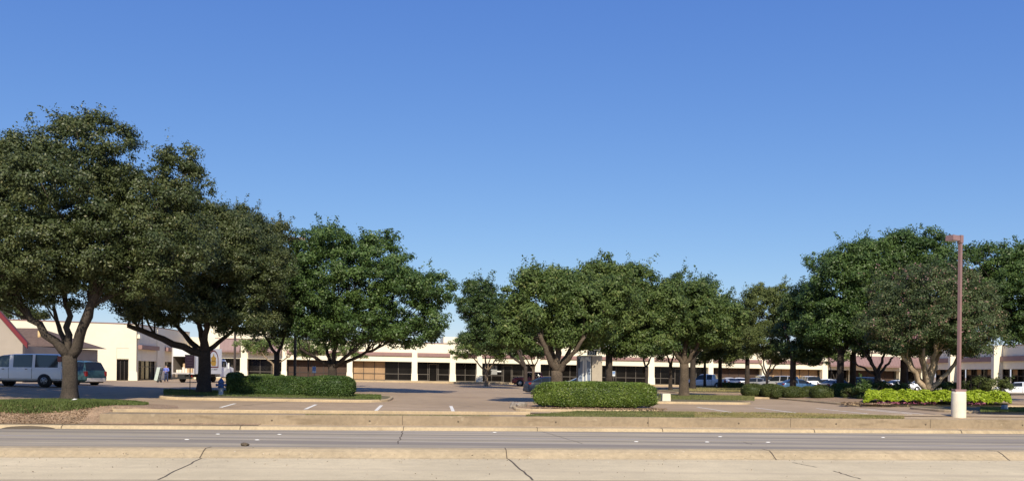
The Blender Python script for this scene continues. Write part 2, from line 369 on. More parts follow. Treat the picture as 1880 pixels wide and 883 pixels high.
def hedge(name, label, px0, px1, D, depth, top_py, m, n, leaf=.07, cat='hedge', group=None, seed=3, rough=.06, power=5, yaw=0, boxy=True, zb=None, base_off=.05):
    """superellipsoid clipped mass: solid core plus a skin of leaf faces"""
    xa, xb = PX(px0, D), PX(px1, D); cx = (xa+xb)/2; g = lot(cx, D)+base_off if zb is None else zb
    zt = W((px0+px1)/2, top_py, D).z; H = zt-g; hx = (xb-xa)/2; rs = np.random.RandomState(seed)
    def surf(u, v, s=1.0):
        cu, su, cv, sv = np.cos(u), np.sin(u), np.cos(v), np.sin(v)
        p = 2/power; f = lambda a: np.sign(a)*np.abs(a)**p
        x = hx*f(cv)*f(cu)*s; y = depth/2*f(cv)*f(su)*s; z = H*.5+H*.5*f(sv)*s
        k = 1+rough*(np.sin(x*2.1+1+seed)*np.cos(y*2.7)+.6*np.sin(x*5.3+z*4)+.5*np.sin(z*6+y*5+seed))*.5
        return np.stack([x*k, y*k, z*(1+(k-1)*.6)-.02], -1)
    u = rs.rand(n)*2*math.pi; v = np.arcsin(rs.rand(n)*2-1)
    # redistribute evenly over the faces of the box-like shape
    pts = surf(u, v, 1.0)
    face = rs.rand(n); A = np.array([2*hx*H, 2*hx*depth, depth*H*2]); A = A/A.sum(); q = rs.rand(n, 2)*2-1
    d = np.zeros((n, 3)); k0 = face < A[0]; k1 = (face >= A[0]) & (face < A[0]+A[1]); k2 = face >= A[0]+A[1]
    d[k0] = np.stack([q[k0, 0], -np.ones(k0.sum()), q[k0, 1]], -1); d[k1] = np.stack([q[k1, 0], q[k1, 1], np.ones(k1.sum())], -1)
    d[k2] = np.stack([np.where(rs.rand(k2.sum()) < .5, -1., 1.), q[k2, 0], q[k2, 1]], -1)
    kb = k0 & (rs.rand(n) < .35); d[kb, 1] = 1
    rr = (np.abs(d)**power).sum(1)**(1/power); d /= rr[:, None]
    x = d[:, 0]*hx; y = d[:, 1]*depth/2; z = d[:, 2]*H/2
    k = 1+rough*(np.sin(x*2.1+1+seed)*np.cos(y*2.7)+.6*np.sin(x*5.3+z*4)+.5*np.sin(z*6+y*5+seed))*.5
    j = 1-np.abs(rs.normal(size=n))*.03+ (rs.rand(n) < .05)*.04
    pos = np.stack([x*k*j, y*k*j, H/2+z*k*j], -1)
    nr = np.stack([d[:, 0]*hx**-1, d[:, 1]*(depth/2)**-1, d[:, 2]*(H/2)**-1], -1); nr = np.sign(nr)*np.abs(nr*1.0)
    nr /= np.linalg.norm(nr, axis=1, keepdims=True); nr = nr*.6+rs.normal(size=(n, 3))*.55+np.array([0, 0, .3])
    cell = np.sin(pos[:, 0]*3.1+seed)*np.sin(pos[:, 2]*4+pos[:, 0]*1.3)*.5+.5
    var = .45*cell+.55*rs.rand(n)*.95
    # core
    U, V = 28, 12; cv = []
    for a in range(V+1):
        for b in range(U):
            q2 = surf(np.array(2*math.pi*b/U), np.array(-math.pi/2+math.pi*a/V), .93); cv.append(q2)
    cf = [(a*U+b, a*U+(b+1) % U, (a+1)*U+(b+1) % U, (a+1)*U+b) for a in range(V) for b in range(U)]
    o = leaf_object(name, pos, nr, leaf*(.6+.8*rs.rand(n)), np.minimum(var, .93)*.999+(rs.rand(n) < .02), m, None, .6, rs=rs, core=(np.array(cv), np.array(cf)))
    o.location = (cx, D, g); o.rotation_euler = (0, 0, yaw)
    return tag(o, label, cat, group)
def scatter(name, poly_fn, n, size, m, label, cat, seed, upright=True, hfun=None, dens=None, wid=.25):
    """many small blades over an area: poly_fn(rng)->(x,y,z)"""
    rs = np.random.RandomState(seed); P_ = np.array([poly_fn(rs) for _ in range(n)])
    if upright:
        nr = rs.normal(size=(n, 3)); nr[:, 2] *= .25; ld = np.tile(np.array([0, 0, 1.]), (n, 1))+rs.normal(size=(n, 3))*.35
        P_[:, 2] += size*.3
    else:
        nr = rs.normal(size=(n, 3))*.5+np.array([0, 0, 1.]); ld = None
    var = .5*rs.rand(n)+.5*(np.sin(P_[:, 0]*1.3+seed)*np.cos(P_[:, 1]*2.1+P_[:, 0]*.4)*.5+.5)
    o = leaf_object(name, P_, nr, size*(.5+rs.rand(n)), var*.97, m, None, wid, long_dir=ld, rs=rs)
    return tag(o, label, cat, None, 'stuff')

# ------------------------------------------------------------------ ground, street
def sheet(name, rows, m, xs=None):
    """rows: list of (d, z) in street frame"""
    xs = xs or [-1500, -200, -60, -30, -15, 0, 15, 30, 60, 200, 1500]; b = MB(); vs = [S(x, d, z) for d, z in rows for x in xs]; n = len(xs)
    b.add(vs, [(i*n+j, i*n+j+1, (i+1)*n+j+1, (i+1)*n+j) for i in range(len(rows)-1) for j in range(n-1)])
    return tag(b.build(name, m), kind='structure')
sheet('ground', [(-1500, -1.70), (-8, -1.64), (-1.5, -1.62)], M['earth'])
sheet('pavement', [(-1.5, -1.615), (1.2, -1.60)], M['kerb'])
sheet('kerb', [(1.2, -1.60), (1.35, -1.60), (1.37, -1.75)], M['kerb'])
sheet('road', [(1.36, -1.752), (9, -1.70), (16.75, -1.752)], M['near_road'])
sheet('kerb', [(16.55, -1.765), (16.66, -1.735), (16.86, -1.64), (17.0, -1.597), (17.4, -1.60), (17.42, -1.66)], M['kerb'])
sheet('median', [(17.41, -1.62), (20.5, -2.0), (23.6, -2.38)], M['verge'])
sheet('kerb', [(23.6, -2.37), (23.75, -2.37), (23.8, -2.53)], M['kerb'])
sheet('road', [(23.78, -2.52), (30, -2.50), (36.66, -2.625)], M['far_road'])
sheet('kerb', [(36.62, -2.63), (36.68, -2.61), (36.76, -2.50), (36.82, -2.475), (37.15, -2.47)], M['kerb'])
sheet('verge', [(37.14, -2.476), (37.7, -2.44)], M['verge'])
# cracks and joints
def ribbon(b, pts, wd, zf, lift=.004):
    for (a, c) in zip(pts[:-1], pts[1:]):
        d = Vector((c[0]-a[0], c[1]-a[1], 0)).normalized(); nn = Vector((-d.y, d.x, 0))*wd/2
        A, C = Vector((a[0], a[1], 0)), Vector((c[0], c[1], 0)); q = [A-nn, C-nn, C+nn, A+nn]
        b.quad(*[Vector((v.x, v.y, zf(v.x, v.y)+lift)) for v in q])
def near_z(x, y):
    s, d = toS(x, y); return -1.752+.052*(1-abs(d-9)/7.7) if d < 16.75 else -1.60
def far_z(x, y):
    s, d = toS(x, y); return -2.52+.02*(d-23.78)/6.2 if d < 30 else -2.50-.125*(d-30)/6.66
cr = MB(); rg = random.Random(4)
def jag(p0, p1, n, a):
    out = []
    for i in range(n+1):
        t = i/n; j = 0 if i in (0, n) else a; out.append((p0[0]+(p1[0]-p0[0])*t+rg.uniform(-j, j), p0[1]+(p1[1]-p0[1])*t+rg.uniform(-j, j)))
    return out
def G(px, d):                       # street-frame point on a picture column
    y = d
    for _ in range(3): x = PX(px, y, -1.75 if d < 20 else -2.55); s, dd = toS(x, y); y += d-dd
    return (PX(px, y, -1.75 if d < 20 else -2.55), y)
for a, b_, wd in ((G(372, 16.7), G(290, 13.2), .03), (G(932, 16.7), G(978, 13.2), .035), (G(1455, 16.1), G(1500, 15.2), .02), (G(1530, 14.6), G(1580, 13.4), .028)):
    ribbon(cr, jag(a, b_, 9, .02), wd, near_z)
ribbon(cr, jag(S(-14, 13.12)[:2], S(20, 13.12)[:2], 60, .012), .03, near_z)
tag(cr.build('pavement_joints', M['crack']), kind='structure')
cr = MB()
for a, b_, wd in ((G(740, 36.6), G(731, 28.6), .04), (G(995, 36.4), G(1069, 29.0), .025), (G(1365, 30), G(1380, 29), .025)):
    ribbon(cr, jag(a, b_, 8, .05), wd, far_z)
for d in (33.3, 29.9): ribbon(cr, [S(-60+i*8, d)[:2] for i in range(16)], .02, far_z)
tag(cr.build('pavement_joints', M['crack']), kind='structure')
# vertical joints in the kerbs
cr = MB()
for px in (112, 440, 740, 986, 1216, 1495, 1765):
    x, y = G(px, 36.7); q = toS(x, y)[0]
    pr = [(36.66, -2.60), (36.74, -2.492), (36.815, -2.466), (37.15, -2.462)]
    for (d0, z0), (d1, z1) in zip(pr[:-1], pr[1:]): cr.quad(S(q, d0-.006, z0), S(q+.03, d0-.006, z0), S(q+.03, d1-.006, z1), S(q, d1-.006, z1))
for px in (371, 929, 1418, 1842):
    x, y = G(px, 16.8); q = toS(x, y)[0]
    pr = [(16.60, -1.742), (16.66, -1.728), (16.86, -1.632), (17.0, -1.590), (17.4, -1.593)]
    for (d0, z0), (d1, z1) in zip(pr[:-1], pr[1:]): cr.quad(S(q, d0-.006, z0), S(q+.018, d0-.006, z0), S(q+.018, d1-.006, z1), S(q, d1-.006, z1))
tag(cr.build('kerb_joints', M['crack']), kind='structure')
# storm drain mouth in the far kerb at the left
b = MB(); x, y = G(62, 36.7); q = toS(x, y)[0]
for i in range(12):
    a0, a1 = i/12, (i+1)/12; h = lambda a: .105*math.sin(math.pi*min(1, max(0, a)))**.6
    b.quad(S(q-1.3+2.2*a0, 36.60, -2.612), S(q-1.3+2.2*a1, 36.60, -2.612), S(q-1.3+2.2*a1, 36.66, -2.61+h(a1)), S(q-1.3+2.2*a0, 36.66, -2.61+h(a0)))
tag(b.build('storm_drain', M['crack']), 'dark curved storm drain mouth in the far kerb left of the big olive tree', 'drain')
# the parking lot as one sheet
b = MB(); xs = [-1500, -300, -120]+[-80+5*i for i in range(33)]+[120, 300, 1500]; ds = [38.9, 40, 42, 44, 46, 49, 52, 55, 60, 65, 70, 75, 80, 85, 90, 95, 100, 104, 106, 109, 115, 130, 200, 500, 2500]
vs = []
for d in ds:
    for x in xs:
        p = S(x, d); vs.append((p.x, p.y, lot(p.x, p.y)))
n = len(xs); b.add(vs, [(i*n+j, i*n+j+1, (i+1)*n+j+1, (i+1)*n+j) for i in range(len(ds)-1) for j in range(n-1)])
tag(b.build('parking_lot', M['lot'], smooth=True), kind='structure')
# strip between wall and lot
sW = toS(*G(183, 37.7))[0]; sR = 45
def strip(name, s0, s1, d0, z0, d1, z1, m, nn=20):
    b = MB()
    for i in range(nn):
        a, c = s0+(s1-s0)*i/nn, s0+(s1-s0)*(i+1)/nn; b.quad(S(a, d0, z0), S(c, d0, z0), S(c, d1, z1), S(a, d1, z1))
    return tag(b.build(name, m), kind='structure')
s_mid = toS(*G(975, 38.5))[0]; s_l2 = toS(*G(640, 38.5))[0]
strip('concrete_strip', sW, s_mid, 37.88, -2.045, 38.92, -2.0, M['wall_conc'])
strip('grass_strip', s_mid, sR, 37.88, -2.045, 39.9, -1.885, M['verge'])
# kerb at the lot edge
b = MB(); b.box(0, 1, 0, 1, 0, 1); b = MB(lambda v: S(v.x, v.y, v.z))
b.box(toS(*G(205, 38.8))[0], s_mid, 38.86, 39.04, -2.2, -1.86)
tag(b.build('lot_kerb', M['lot_kerb'], bevel=.03), kind='structure')
# retaining wall
b = MB(lambda v: S(v.x, v.y, v.z)); b.box(sW, sR, 37.66, 37.90, -2.75, -2.02)
for k in range(14):
    px = 160+k*172
    if px < 200: continue
    x, y = G(px+random.uniform(-8, 8), 37.6); q = toS(x, y)[0]
    b.cyl((q, 37.655, -2.27), (q, 37.70, -2.27), .045, n=12, mi=1)
for px in (738, 1190, 1452, 1709):
    q = toS(*G(px, 37.6))[0]; b.box(q, q+.025, 37.652, 37.67, -2.44, -2.022, 1)
rw = b.build('retaining_wall', [M['wall_conc'], M['crack']], bevel=.015)
tag(rw, 'low tan concrete retaining wall with weep holes behind the far kerb', 'wall')

# painted stall lines
pl = MB(); 
def lotline(s0, d0, s1, d1, wd=.12):
    k = 6; s0 -= (d0-43)*.028; s1 -= (d1-43)*.028; A, C = S(s0, d0), S(s1, d1); ribbon(pl, [(A.x+(C.x-A.x)*i/k, A.y+(C.y-A.y)*i/k) for i in range(k+1)], wd, lot, .006)
for px, d0_, d1_ in ((430, 41.2, 44.2), (578, 40.4, 44.2), (699, 39.4, 44.2), (829, 39.3, 44.4)):
    q = toS(PX(px, 43), 43)[0]; lotline(q, d0_, q, d1_, .17)
for px in (1322, 1440, 1567): 
    q = toS(PX(px, 43.4), 43.4)[0]; lotline(q, 40.6, q, 46.3, .15)
for px in (1650, 1672):
    q = toS(PX(px, 43.4), 43.4)[0]; lotline(q, 40.2, q, 46.3, .15)
tag(pl.build('stall_lines', M['paint']), kind='structure')
# tar seams on the lot
cr = MB()
for a, b_ in ((( -9, 47), (-12, 39.5)), ((2, 60), (-30, 58)), ((-5, 75), (30, 77)), ((8, 46), (9, 40)), ((-16, 45), (10, 47))):
    ribbon(cr, jag(S(*a)[:2], S(*b_)[:2], 14, .12), .035, lot, .005)
tag(cr.build('tar_seams', M['crack']), kind='structure')

def island(name, pts, m, mound=.0, kerb_w=.16, kerb_h=.13, top_h=.13, rings=5, kerb=True):
    """kerbed island: pts (x,y) counter-clockwise"""
    n = len(pts); cx = sum(p[0] for p in pts)/n; cy = sum(p[1] for p in pts)/n
    b = MB(); vs = []
    for k in range(rings+1):
        f = 1-k/rings
        for p in pts:
            d = Vector((p[0]-cx, p[1]-cy)); L = d.length; g = max(0, (L-kerb_w*.7)/L)*f if k < rings else 0
            x, y = cx+d.x*g, cy+d.y*g; vs.append((x, y, lot(x, y)+top_h+mound*smooth((1-f)*1.6)))
    fs = [(k*n+i, k*n+(i+1) % n, (k+1)*n+(i+1) % n, (k+1)*n+i) for k in range(rings) for i in range(n)]
    b.add(vs, fs, 0, True); tag(b.build(name, m), kind='structure')
    if kerb:
        b = MB(); vs = []
        for p in pts:
            d = Vector((p[0]-cx, p[1]-cy)).normalized(); z = lot(p[0], p[1])
            for (o, h) in ((.02, -.2), (0, kerb_h-.03), (-.03, kerb_h+.01), (-kerb_w, kerb_h+.01), (-kerb_w, -.2)):
                vs.append((p[0]+d.x*o, p[1]+d.y*o, z+h))
        fs = [(i*5+j, ((i+1) % n)*5+j, ((i+1) % n)*5+j+1, i*5+j+1) for i in range(n) for j in range(4)]
        b.add(vs, fs); tag(b.build('island_kerb', M['lot_kerb']), kind='structure')
def rrect(px0, px1, d0, d1, r=1.5, n=5, skew=0):
    """rounded rectangle between two picture columns (at its front) in the street frame"""
    s0, s1 = toS(PX(px0, d0), d0)[0], toS(PX(px1, d0), d0)[0]; out = []
    for (cx, cy, a0) in ((s1-r, d0+r, -90), (s1-r, d1-r, 0), (s0+r, d1-r, 90), (s0+r, d0+r, 180)):
        for i in range(n+1):
            a = R(a0+90*i/n); q = S(cx+math.cos(a)*r, cy+math.sin(a)*r); out.append((q.x, q.y))
    # extra points along long sides
    res = []
    for i, p in enumerate(out):
        q = out[(i+1) % len(out)]; L = math.hypot(q[0]-p[0], q[1]-p[1]); k = max(1, int(L/1.5))
        for j in range(k): res.append((p[0]+(q[0]-p[0])*j/k, p[1]+(q[1]-p[1])*j/k))
    return res
island('planting_bed', rrect(285, 712, 46.6, 53.5, 2.2), M['soil'], .05)
island('planting_bed', rrect(948, 1235, 39.95, 45.0, 1.2), M['mulch'], .03)
island('planting_bed', rrect(1150, 1402, 50.5, 67, 1.2), M['soil'], .03)
island('planting_bed', rrect(1590, 1990, 50.0, 64, 2.2), M['mulch'], .15)
island('planting_bed', rrect(1790, 2150, 42.2, 47.5, 1.4), M['soil'], .05)
island('planting_bed', rrect(1345, 1590, 62.5, 75, 1.2), M['mulch'], .05)
island('planting_bed', rrect(1255, 1500, 76, 98, 1.5), M['soil'], .15)
# berm with the big tree at the left
def berm(x, y):
    s, d = toS(x, y); sc0 = toS(PX(128, 41), 41)[0]
    u = (s-sc0)/6.0; v = (d-41.0)/3.6; h = max(0, 1-u*u*.9-max(0, abs(v)-.25)**2*1.6)
    edge = smooth((d-37.3)/2.2)
    return -2.45+(-1.93+2.45)*edge+.30*h*edge
b = MB(); s0 = sW-26; xs = [s0+i*(sW+7-s0)/50 for i in range(51)]; ds = [37.15+i*.3 for i in range(24)]
def bermz(s, d):
    p = S(s, d); z = berm(p.x, p.y)
    if s > sW and d < 38.95: z = min(z, -2.06)
    if s > sW+.8: z = min(z, -2.2 if d < 38.95 else z)
    if d > 43.4: z = min(z, lot(p.x, p.y)-.01)
    return z
vs = [tuple(S(s, d, bermz(s, d))) for d in ds for s in xs]; n = len(xs)
b.add(vs, [(i*n+j, i*n+j+1, (i+1)*n+j+1, (i+1)*n+j) for i in range(len(ds)-1) for j in range(n-1)], 0, True)
tag(b.build('mulch_bank', M['mulch']), kind='structure')
# light curved kerb at the right tip of the bank
b = MB(); q0 = toS(*G(205, 39))[0]; q1 = toS(PX(292, 42.5), 42.5)[0]; k = 10
for i in range(k):
    def pt(t): return (q0+(q1-q0)*t, 39.0+3.2*t**2.2)
    a, c = pt(i/k), pt((i+1)/k)
    for (o0, h0, o1, h1) in ((0, -2.1, 0, -1.77), (0, -1.77, .2, -1.77), (.2, -1.77, .2, -2.1)):
        b.quad(S(a[0], a[1]+o0, h0), S(c[0], c[1]+o0, h0), S(c[0], c[1]+o1, h1), S(a[0], a[1]+o1, h1))
tag(b.build('bank_kerb', M['lot_kerb']), kind='structure')

# ------------------------------------------------------------------ ground cover
c1 = toS(PX(128, 41), 41)[0]
def bank_grass(rs):
    while True:
        s = c1+rs.uniform(-5.2, 4.2); d = rs.uniform(38.3, 43.2)
        if ((s-c1+.2)/(4.2 if s > c1 else 4.9))**2+((d-41.0)/2.5)**2 < 1+rs.rand()*.12: break
    p = S(s, d); return (p.x, p.y, bermz(s, d))
scatter('grass', bank_grass, 36000, .14, LM['grass'], 'green grass growing on the bank around the big left tree', 'grass', 1)
def chips(rs):
    s = c1+rs.uniform(-5, 2.6) ; d = rs.uniform(37.3, 39.9); p = S(s, d); return (p.x, p.y, bermz(s, d)+.015)
scatter('wood_mulch', chips, 9000, .09, LM['chips'], 'pale wood mulch on the bank below the left grass', 'mulch', 2, upright=False, wid=.5)
def mid_grass(rs):
    while True:
        t = rs.rand(); px = 965+t*310; d = rs.uniform(37.95, 39.95)
        if d < 38.3+1.7*min(1, t*3.2): break
    x, y = G(px, d); return (x, y, -2.045+.16*(d-37.88)/2.0)
scatter('grass', mid_grass, 14000, .085, LM['mixgrass'], 'green grass strip along the wall in front of the clipped hedge', 'grass', 3)
def dry_grass(rs):
    px = 1200+rs.rand()**.9*460; d = rs.uniform(37.95, 39.9-.9*max(0, (px-1450)/200)); x, y = G(px, d); return (x, y, -2.045+.16*(d-37.88)/2.0)
scatter('dry_grass', dry_grass, 17000, .08, LM['dry'], 'straw coloured dry grass along the wall right of the hedge', 'grass', 4)
def thin(rs):
    px = rs.uniform(560, 900); d = 37.95+abs(rs.normal())*.12; x, y = G(px, d); return (x, y, -2.04)
scatter('grass', thin, 2500, .07, LM['dry'], 'thin line of weeds along the wall top left of centre', 'grass', 5)
def isl(px0, px1, d0, d1, h=.14):
    def f(rs):
        d = rs.uniform(d0, d1); px = rs.uniform(px0, px1); x = PX(px, d); return (x, d, lot(x, d)+h)
    return f
scatter('grass', isl(300, 700, 46.9, 52.6, .14), 16000, .12, LM['grass'], 'shaded grass on the hydrant island', 'grass', 6)
scatter('grass', isl(1210, 1385, 54.5, 66, .15), 9000, .11, LM['mixgrass'], 'green grass on the island around the forked centre right tree', 'grass', 7)
scatter('grass', isl(1800, 1900, 42.6, 48, .16), 7000, .10, LM['grass'], 'shaded grass on the corner island at the right edge', 'grass', 8)
scatter('dry_grass', isl(1265, 1375, 76.5, 96, .28), 9000, .16, LM['dry'], 'sunlit dry grass under the row of dark trunks', 'grass', 9)
def stones(rs):
    d = rs.uniform(40.2, 41.4); px = rs.uniform(975, 1225); x = PX(px, d); return (x, d+rs.rand()*.2, lot(x, d)+.17)
scatter('wood_mulch', stones, 3500, .09, LM['chips'], 'pale wood chips at the foot of the long clipped hedge', 'mulch', 10, upright=False, wid=.5)
def chips3(rs):
    d = rs.uniform(50.3, 53.5); px = rs.uniform(1545, 1640); x = PX(px, d); return (x, d, lot(x, d)+.2)
scatter('wood_mulch', chips3, 2500, .12, LM['chips'], 'mulch at the left end of the chartreuse bed', 'mulch', 12, upright=False, wid=.5)

# ------------------------------------------------------------------ buildings
AB = R(9); ub = Vector((math.cos(AB), math.sin(AB), 0)); vb = Vector((-math.sin(AB), math.cos(AB), 0))
O_c = Vector((PX(640, 106, 0), 106, 0))
def t_at(px):                        # distance along the centre facade seen at a picture column
    lo, hi = -60, 200
    for _ in range(40):
        m_ = (lo+hi)/2; p = O_c+ub*m_
        q = CX+p.x/p.y*F
        if q < px: lo = m_
        else: hi = m_
    return lo
def shop(root, xf, bays, zb, zf, zt, H_ledge, rec=1.15, first=0, name=''):
    """bays: list of (t0, t1, kind) openings"""
    for (t0, t1, kind) in bays:
        if t1-t0 < .5: continue
        wd = t1-t0; n = max(2, round(wd/1.35)); board = kind in ('board', 'half')
        if kind == 'half': segs = [(t0, t0+wd*.55, M['board']), (t0+wd*.55, t1, M['glass'])]
        elif kind == 'board': segs = [(t0, t1, M['board'])]
        elif kind == 'brown': segs = [(t0, t1, M['board_dark'])]
        else: segs = [(t0, t1, M['glass'])]
        for (a, c, mm) in segs:
            b = MB(xf); b.box(a, c, rec, rec+.05, zb, zf+.25)
            win = b.build('shop_window' if mm is M['glass'] else 'window_board', mm, root)
            b = MB(xf); k = max(1, round((c-a)/1.4)); mc = M['mullion'] if mm is M['glass'] else M['mull_dark']
            for i in range(k+1):
                q = a+(c-a)*i/k; b.box(q-.035, q+.035, rec-.06, rec-.002, zb, zf+.24)
            b.box(a, c, rec-.055, rec-.004, zb+.82, zb+.90); b.box(a, c, rec-.055, rec-.004, zb, zb+.09)
            b.build('frame', mc, win)
        if kind == 'door':
            dw = MB(xf); c = (t0+t1)/2; dw.box(c-.5, c+.5, rec-.09, rec-.065, zb+.02, zb+2.15)
            d_ = dw.build('door', M['glass'], root); q = MB(xf)
            for (a, e_) in ((c-.56, c-.47), (c+.47, c+.56)): q.box(a, e_, rec-.11, rec-.07, zb, zb+2.25)
            q.box(c-.56, c+.56, rec-.112, rec-.072, zb+2.15, zb+2.26); q.build('frame', M['mullion'], d_)
# centre building
SL = -.0068
xfc = lambda v: O_c+ub*v.x+vb*v.y+Vector((0, 0, v.z+SL*v.x))
ZB, ZF, ZT_ = -1.19, 1.27, 3.70
cb = empty('shopping_centre', xfc(Vector((0, 0, ZB))), 0, 'long cream shopping centre wing with dark recessed shopfronts across the back of the lot', 'building')
def ch(root, xf):                    # parts are built in world space: undo the root location
    L = root.location.copy(); return lambda v: xf(v)-L
xc = ch(cb, xfc)
pil = [395, 441, 517, 637, 756, 826, 875, 982, 1088, 1190, 1300, 1398, 1509, 1562, 1650, 1690]
pw = [10, 13, 9, 10, 10, 10, 10, 10, 10, 11, 9, 9, 10, 6, 7, 14]
tp = [(t_at(p), t_at(p+w_)) for p, w_ in zip(pil, pw)]
T0, T1 = tp[0][0], tp[-1][1]
b = MB(xc)
tall = tp[2][1]
b.box(T0, T1, 0, .35, ZF, ZT_)                         # fascia and parapet
b.box(T0, T1, 3.0, 30, ZB-.6, ZT_-.35)                 # body behind
b.box(T0, T1, .35, 3.0, 2.0, 2.3)                      # soffit
b.box(T0, T0+.3, .36, 3.0, ZB-.6, ZT_-.4)
b.build('wall', M['cream'], cb)
b = MB(xc); b.box(T0, t_at(500), .6, 12, ZT_-.3, 5.0); b.build('raised_wall', M['cream'], cb); b = MB(xc); b.box(t_at(1540), t_at(1700), .6, 12, ZT_-.3, 4.15); b.build('raised_wall', M['cream'], cb)
b = MB(xc); b.box(T0-.05, T1, -.05, .45, ZT_, ZT_+.10); b.box(T0-.05, t_at(500)+.05, .52, .9, 5.0, 5.1); b.build('coping', M['maroon'], cb)
b = MB(xc); b.box(T0, T1, .45, 30, ZT_-.346, ZT_-.30); b.build('roof', M['roofing'], cb)
b = MB(xc); b.box(T0-1, T1, -2.2, 3.0, ZB-.9, ZB); b.build('walkway', M['lot_kerb'], cb)
for i, (a, c) in enumerate(tp):
    b = MB(xc); b.box(a, c, -.14, .6, ZB, ZF+.02); b.box(a-.07, c+.07, -.22, .68, ZB, ZB+.95, top=(.03, .03)); b.box(a+.02, c-.02, -.10, .0, ZF+.02, ZT_-.01)
    b.build('pillar', M['white_wall'], cb)
kinds = ['dark', 'dark', 'brown', 'half', 'door', 'dark', 'door', 'dark', 'dark', 'door', 'brown', 'board', 'dark', 'brown', 'dark']
for i in range(len(tp)-1):
    a, c = tp[i][1], tp[i+1][0]
    shop(cb, xc, [(a+.01, c-.01, kinds[i])], ZB, ZF, ZT_, 0)
    b = MB(xc)
    if i in (0, 1): b.add([(a, -.9, 2.25), (c, -.9, 2.25), (c, -.12, 3.66), (a, -.12, 3.66), (a, -.02, 2.25), (c, -.02, 2.25)], [(0,1,2,3),(0,4,5,1),(0,3,4),(1,5,2)])
    elif i >= 12: b.add([(a, -.9, 1.95), (c, -.9, 1.95), (c, -.12, 3.3), (a, -.12, 3.3), (a, -.02, 1.95), (c, -.02, 1.95)], [(0,1,2,3),(0,4,5,1),(0,3,4),(1,5,2)])
    else:
        b.box(a, c, -.22, -.002, 2.02, 2.34, 0); b.add([(a, -.22, 2.34), (c, -.22, 2.34), (c, -.003, 2.46), (a, -.003, 2.46)], [(0,1,2,3)])
    if i in (0, 1) or i >= 12:
        k = int((c-a)/.45); z0, z1 = (2.25, 3.66) if i < 2 else (1.95, 3.3)
        for j in range(k+1):
            q = a+(c-a)*j/max(1, k); b.add([(q-.02, -.93, z0), (q+.02, -.93, z0), (q+.02, -.15, z1), (q-.02, -.15, z1)], [(0,1,2,3)])
        b.box(a-.02, c+.02, -.95, -.905, z0-.22, z0+.02)
        b.build('metal_awning', M['mansard'], cb)
    else: b.build('fascia_band', M['maroon'], cb)
for (p0, p1, w0, w1, z1) in ((822, 872, 8, 14, 4.95), (985, 1062, 8, 14, 5.2), (640, 690, 12, 16, 4.1), (350, 380, 10, 13, 5.9), (1490, 1530, 12, 18, 4.6)):
    b = MB(xc); b.box(t_at(p0), t_at(p1), w0, w1, ZT_-.35, z1); b.build('roof_unit', M['cream'], cb)
# posters in the windows
b = MB(xc); q = t_at(903); b.box(q, q+.85, 1.05, 1.07, ZB+1.0, ZB+2.2); b.build('window_poster', mat('poster', (.30,.30,.29), .5, layers=((2.5,.55,.03,(.05,.05,.05),1,None),)), cb)
b = MB(xc); q = t_at(914); b.box(q, q+.6, 1.05, 1.07, ZB+1.35, ZB+1.5); b.build('window_poster', M['lamp_w'], cb)

# left wing: white block with shaded shopfront side
A0 = Vector((-60, 81.5, 0)); A1 = Vector((PX(250, 92, 0), 92, 0)); A2 = Vector((A1.x-1.9, 112, 0))
lb = empty('shop_block', Vector((A1.x, A1.y, -1.35)), 0, 'tall plain white end block with a brown door left of the recessed shopfronts', 'building')
def seg_xf(p, q, root):
    d = (q-p).normalized(); nrm = Vector((-d.y, d.x, 0)); L = root.location.copy()
    return (lambda v: p+d*v.x+nrm*v.y+Vector((0, 0, v.z))-L), (q-p).length
ZL0, ZLT = -1.36, 4.88
f1, L1 = seg_xf(A0, A1, lb); f2, L2 = seg_xf(A1, A2, lb)
def t_on(p, q, px):
    lo, hi = 0, (q-p).length; d = (q-p).normalized()
    for _ in range(40):
        m_ = (lo+hi)/2; w_ = p+d*m_
        if CX+w_.x/w_.y*F < px: lo = m_
        else: hi = m_
    return lo
ta, tb = t_on(A0, A1, 214), t_on(A0, A1, 236)
b = MB(f1); b.box(-30, ta, 0, .4, ZL0-.5, ZLT); b.box(tb, L1, 0, .4, ZL0-.5, ZLT); b.box(ta, tb, 0, .4, 1.0, ZLT)
b.box(ta-.02, tb+.02, .25, .38, 1.0-2.4+2.35, 1.05)
b.xf = f2
# wall of the side with two openings
o1, o2, o3, o4 = t_on(A1, A2, 253.5), t_on(A1, A2, 287), t_on(A1, A2, 301), t_on(A1, A2, 317)
zl = .85
b.box(.4, o1, 0, .4, ZL0-.5, zl); b.box(o2, o3, 0, .4, ZL0-.5, zl); b.box(o4, L2, 0, .4, ZL0-.5, zl); b.box(.4, L2, 0, .4, zl, ZLT)
b.build('wall', M['cream'], lb)
b = MB(f1); b.box(L1-.80, L1+.12, -.12, .5, ZL0-.3, ZL0+.95, top=(.03, .03)); b.build('pillar', M['white_wall'], lb); b = MB(f2); b.box(o2+.05, o3-.05, -.10, .3, ZL0-.3, ZLT-.02); b.box(o2-.02, o3+.02, -.18, .3, ZL0-.3, ZL0+.95); b.build('pillar', M['white_wall'], lb)
b = MB(f1); b.box(ta, tb, .3, .34, ZL0, 1.0); dr = b.build('door', M['glass'], lb)
b = MB(f1)
for i in range(4): q = ta+(tb-ta)*i/3; b.box(q-.04, q+.04, .24, .30, ZL0, .99)
b.build('frame', M['mull_dark'], dr)
b = MB(f1); b.box(ta, tb, -.015, -.001, 1.03, 1.055); b.box(ta-.02, ta, -.015, -.001, 1.02, 2.2); b.box(ta-.02, tb+.02, -.015, -.001, 2.2, 2.23); b.build('recess_trim', M['sign_conc'], lb)
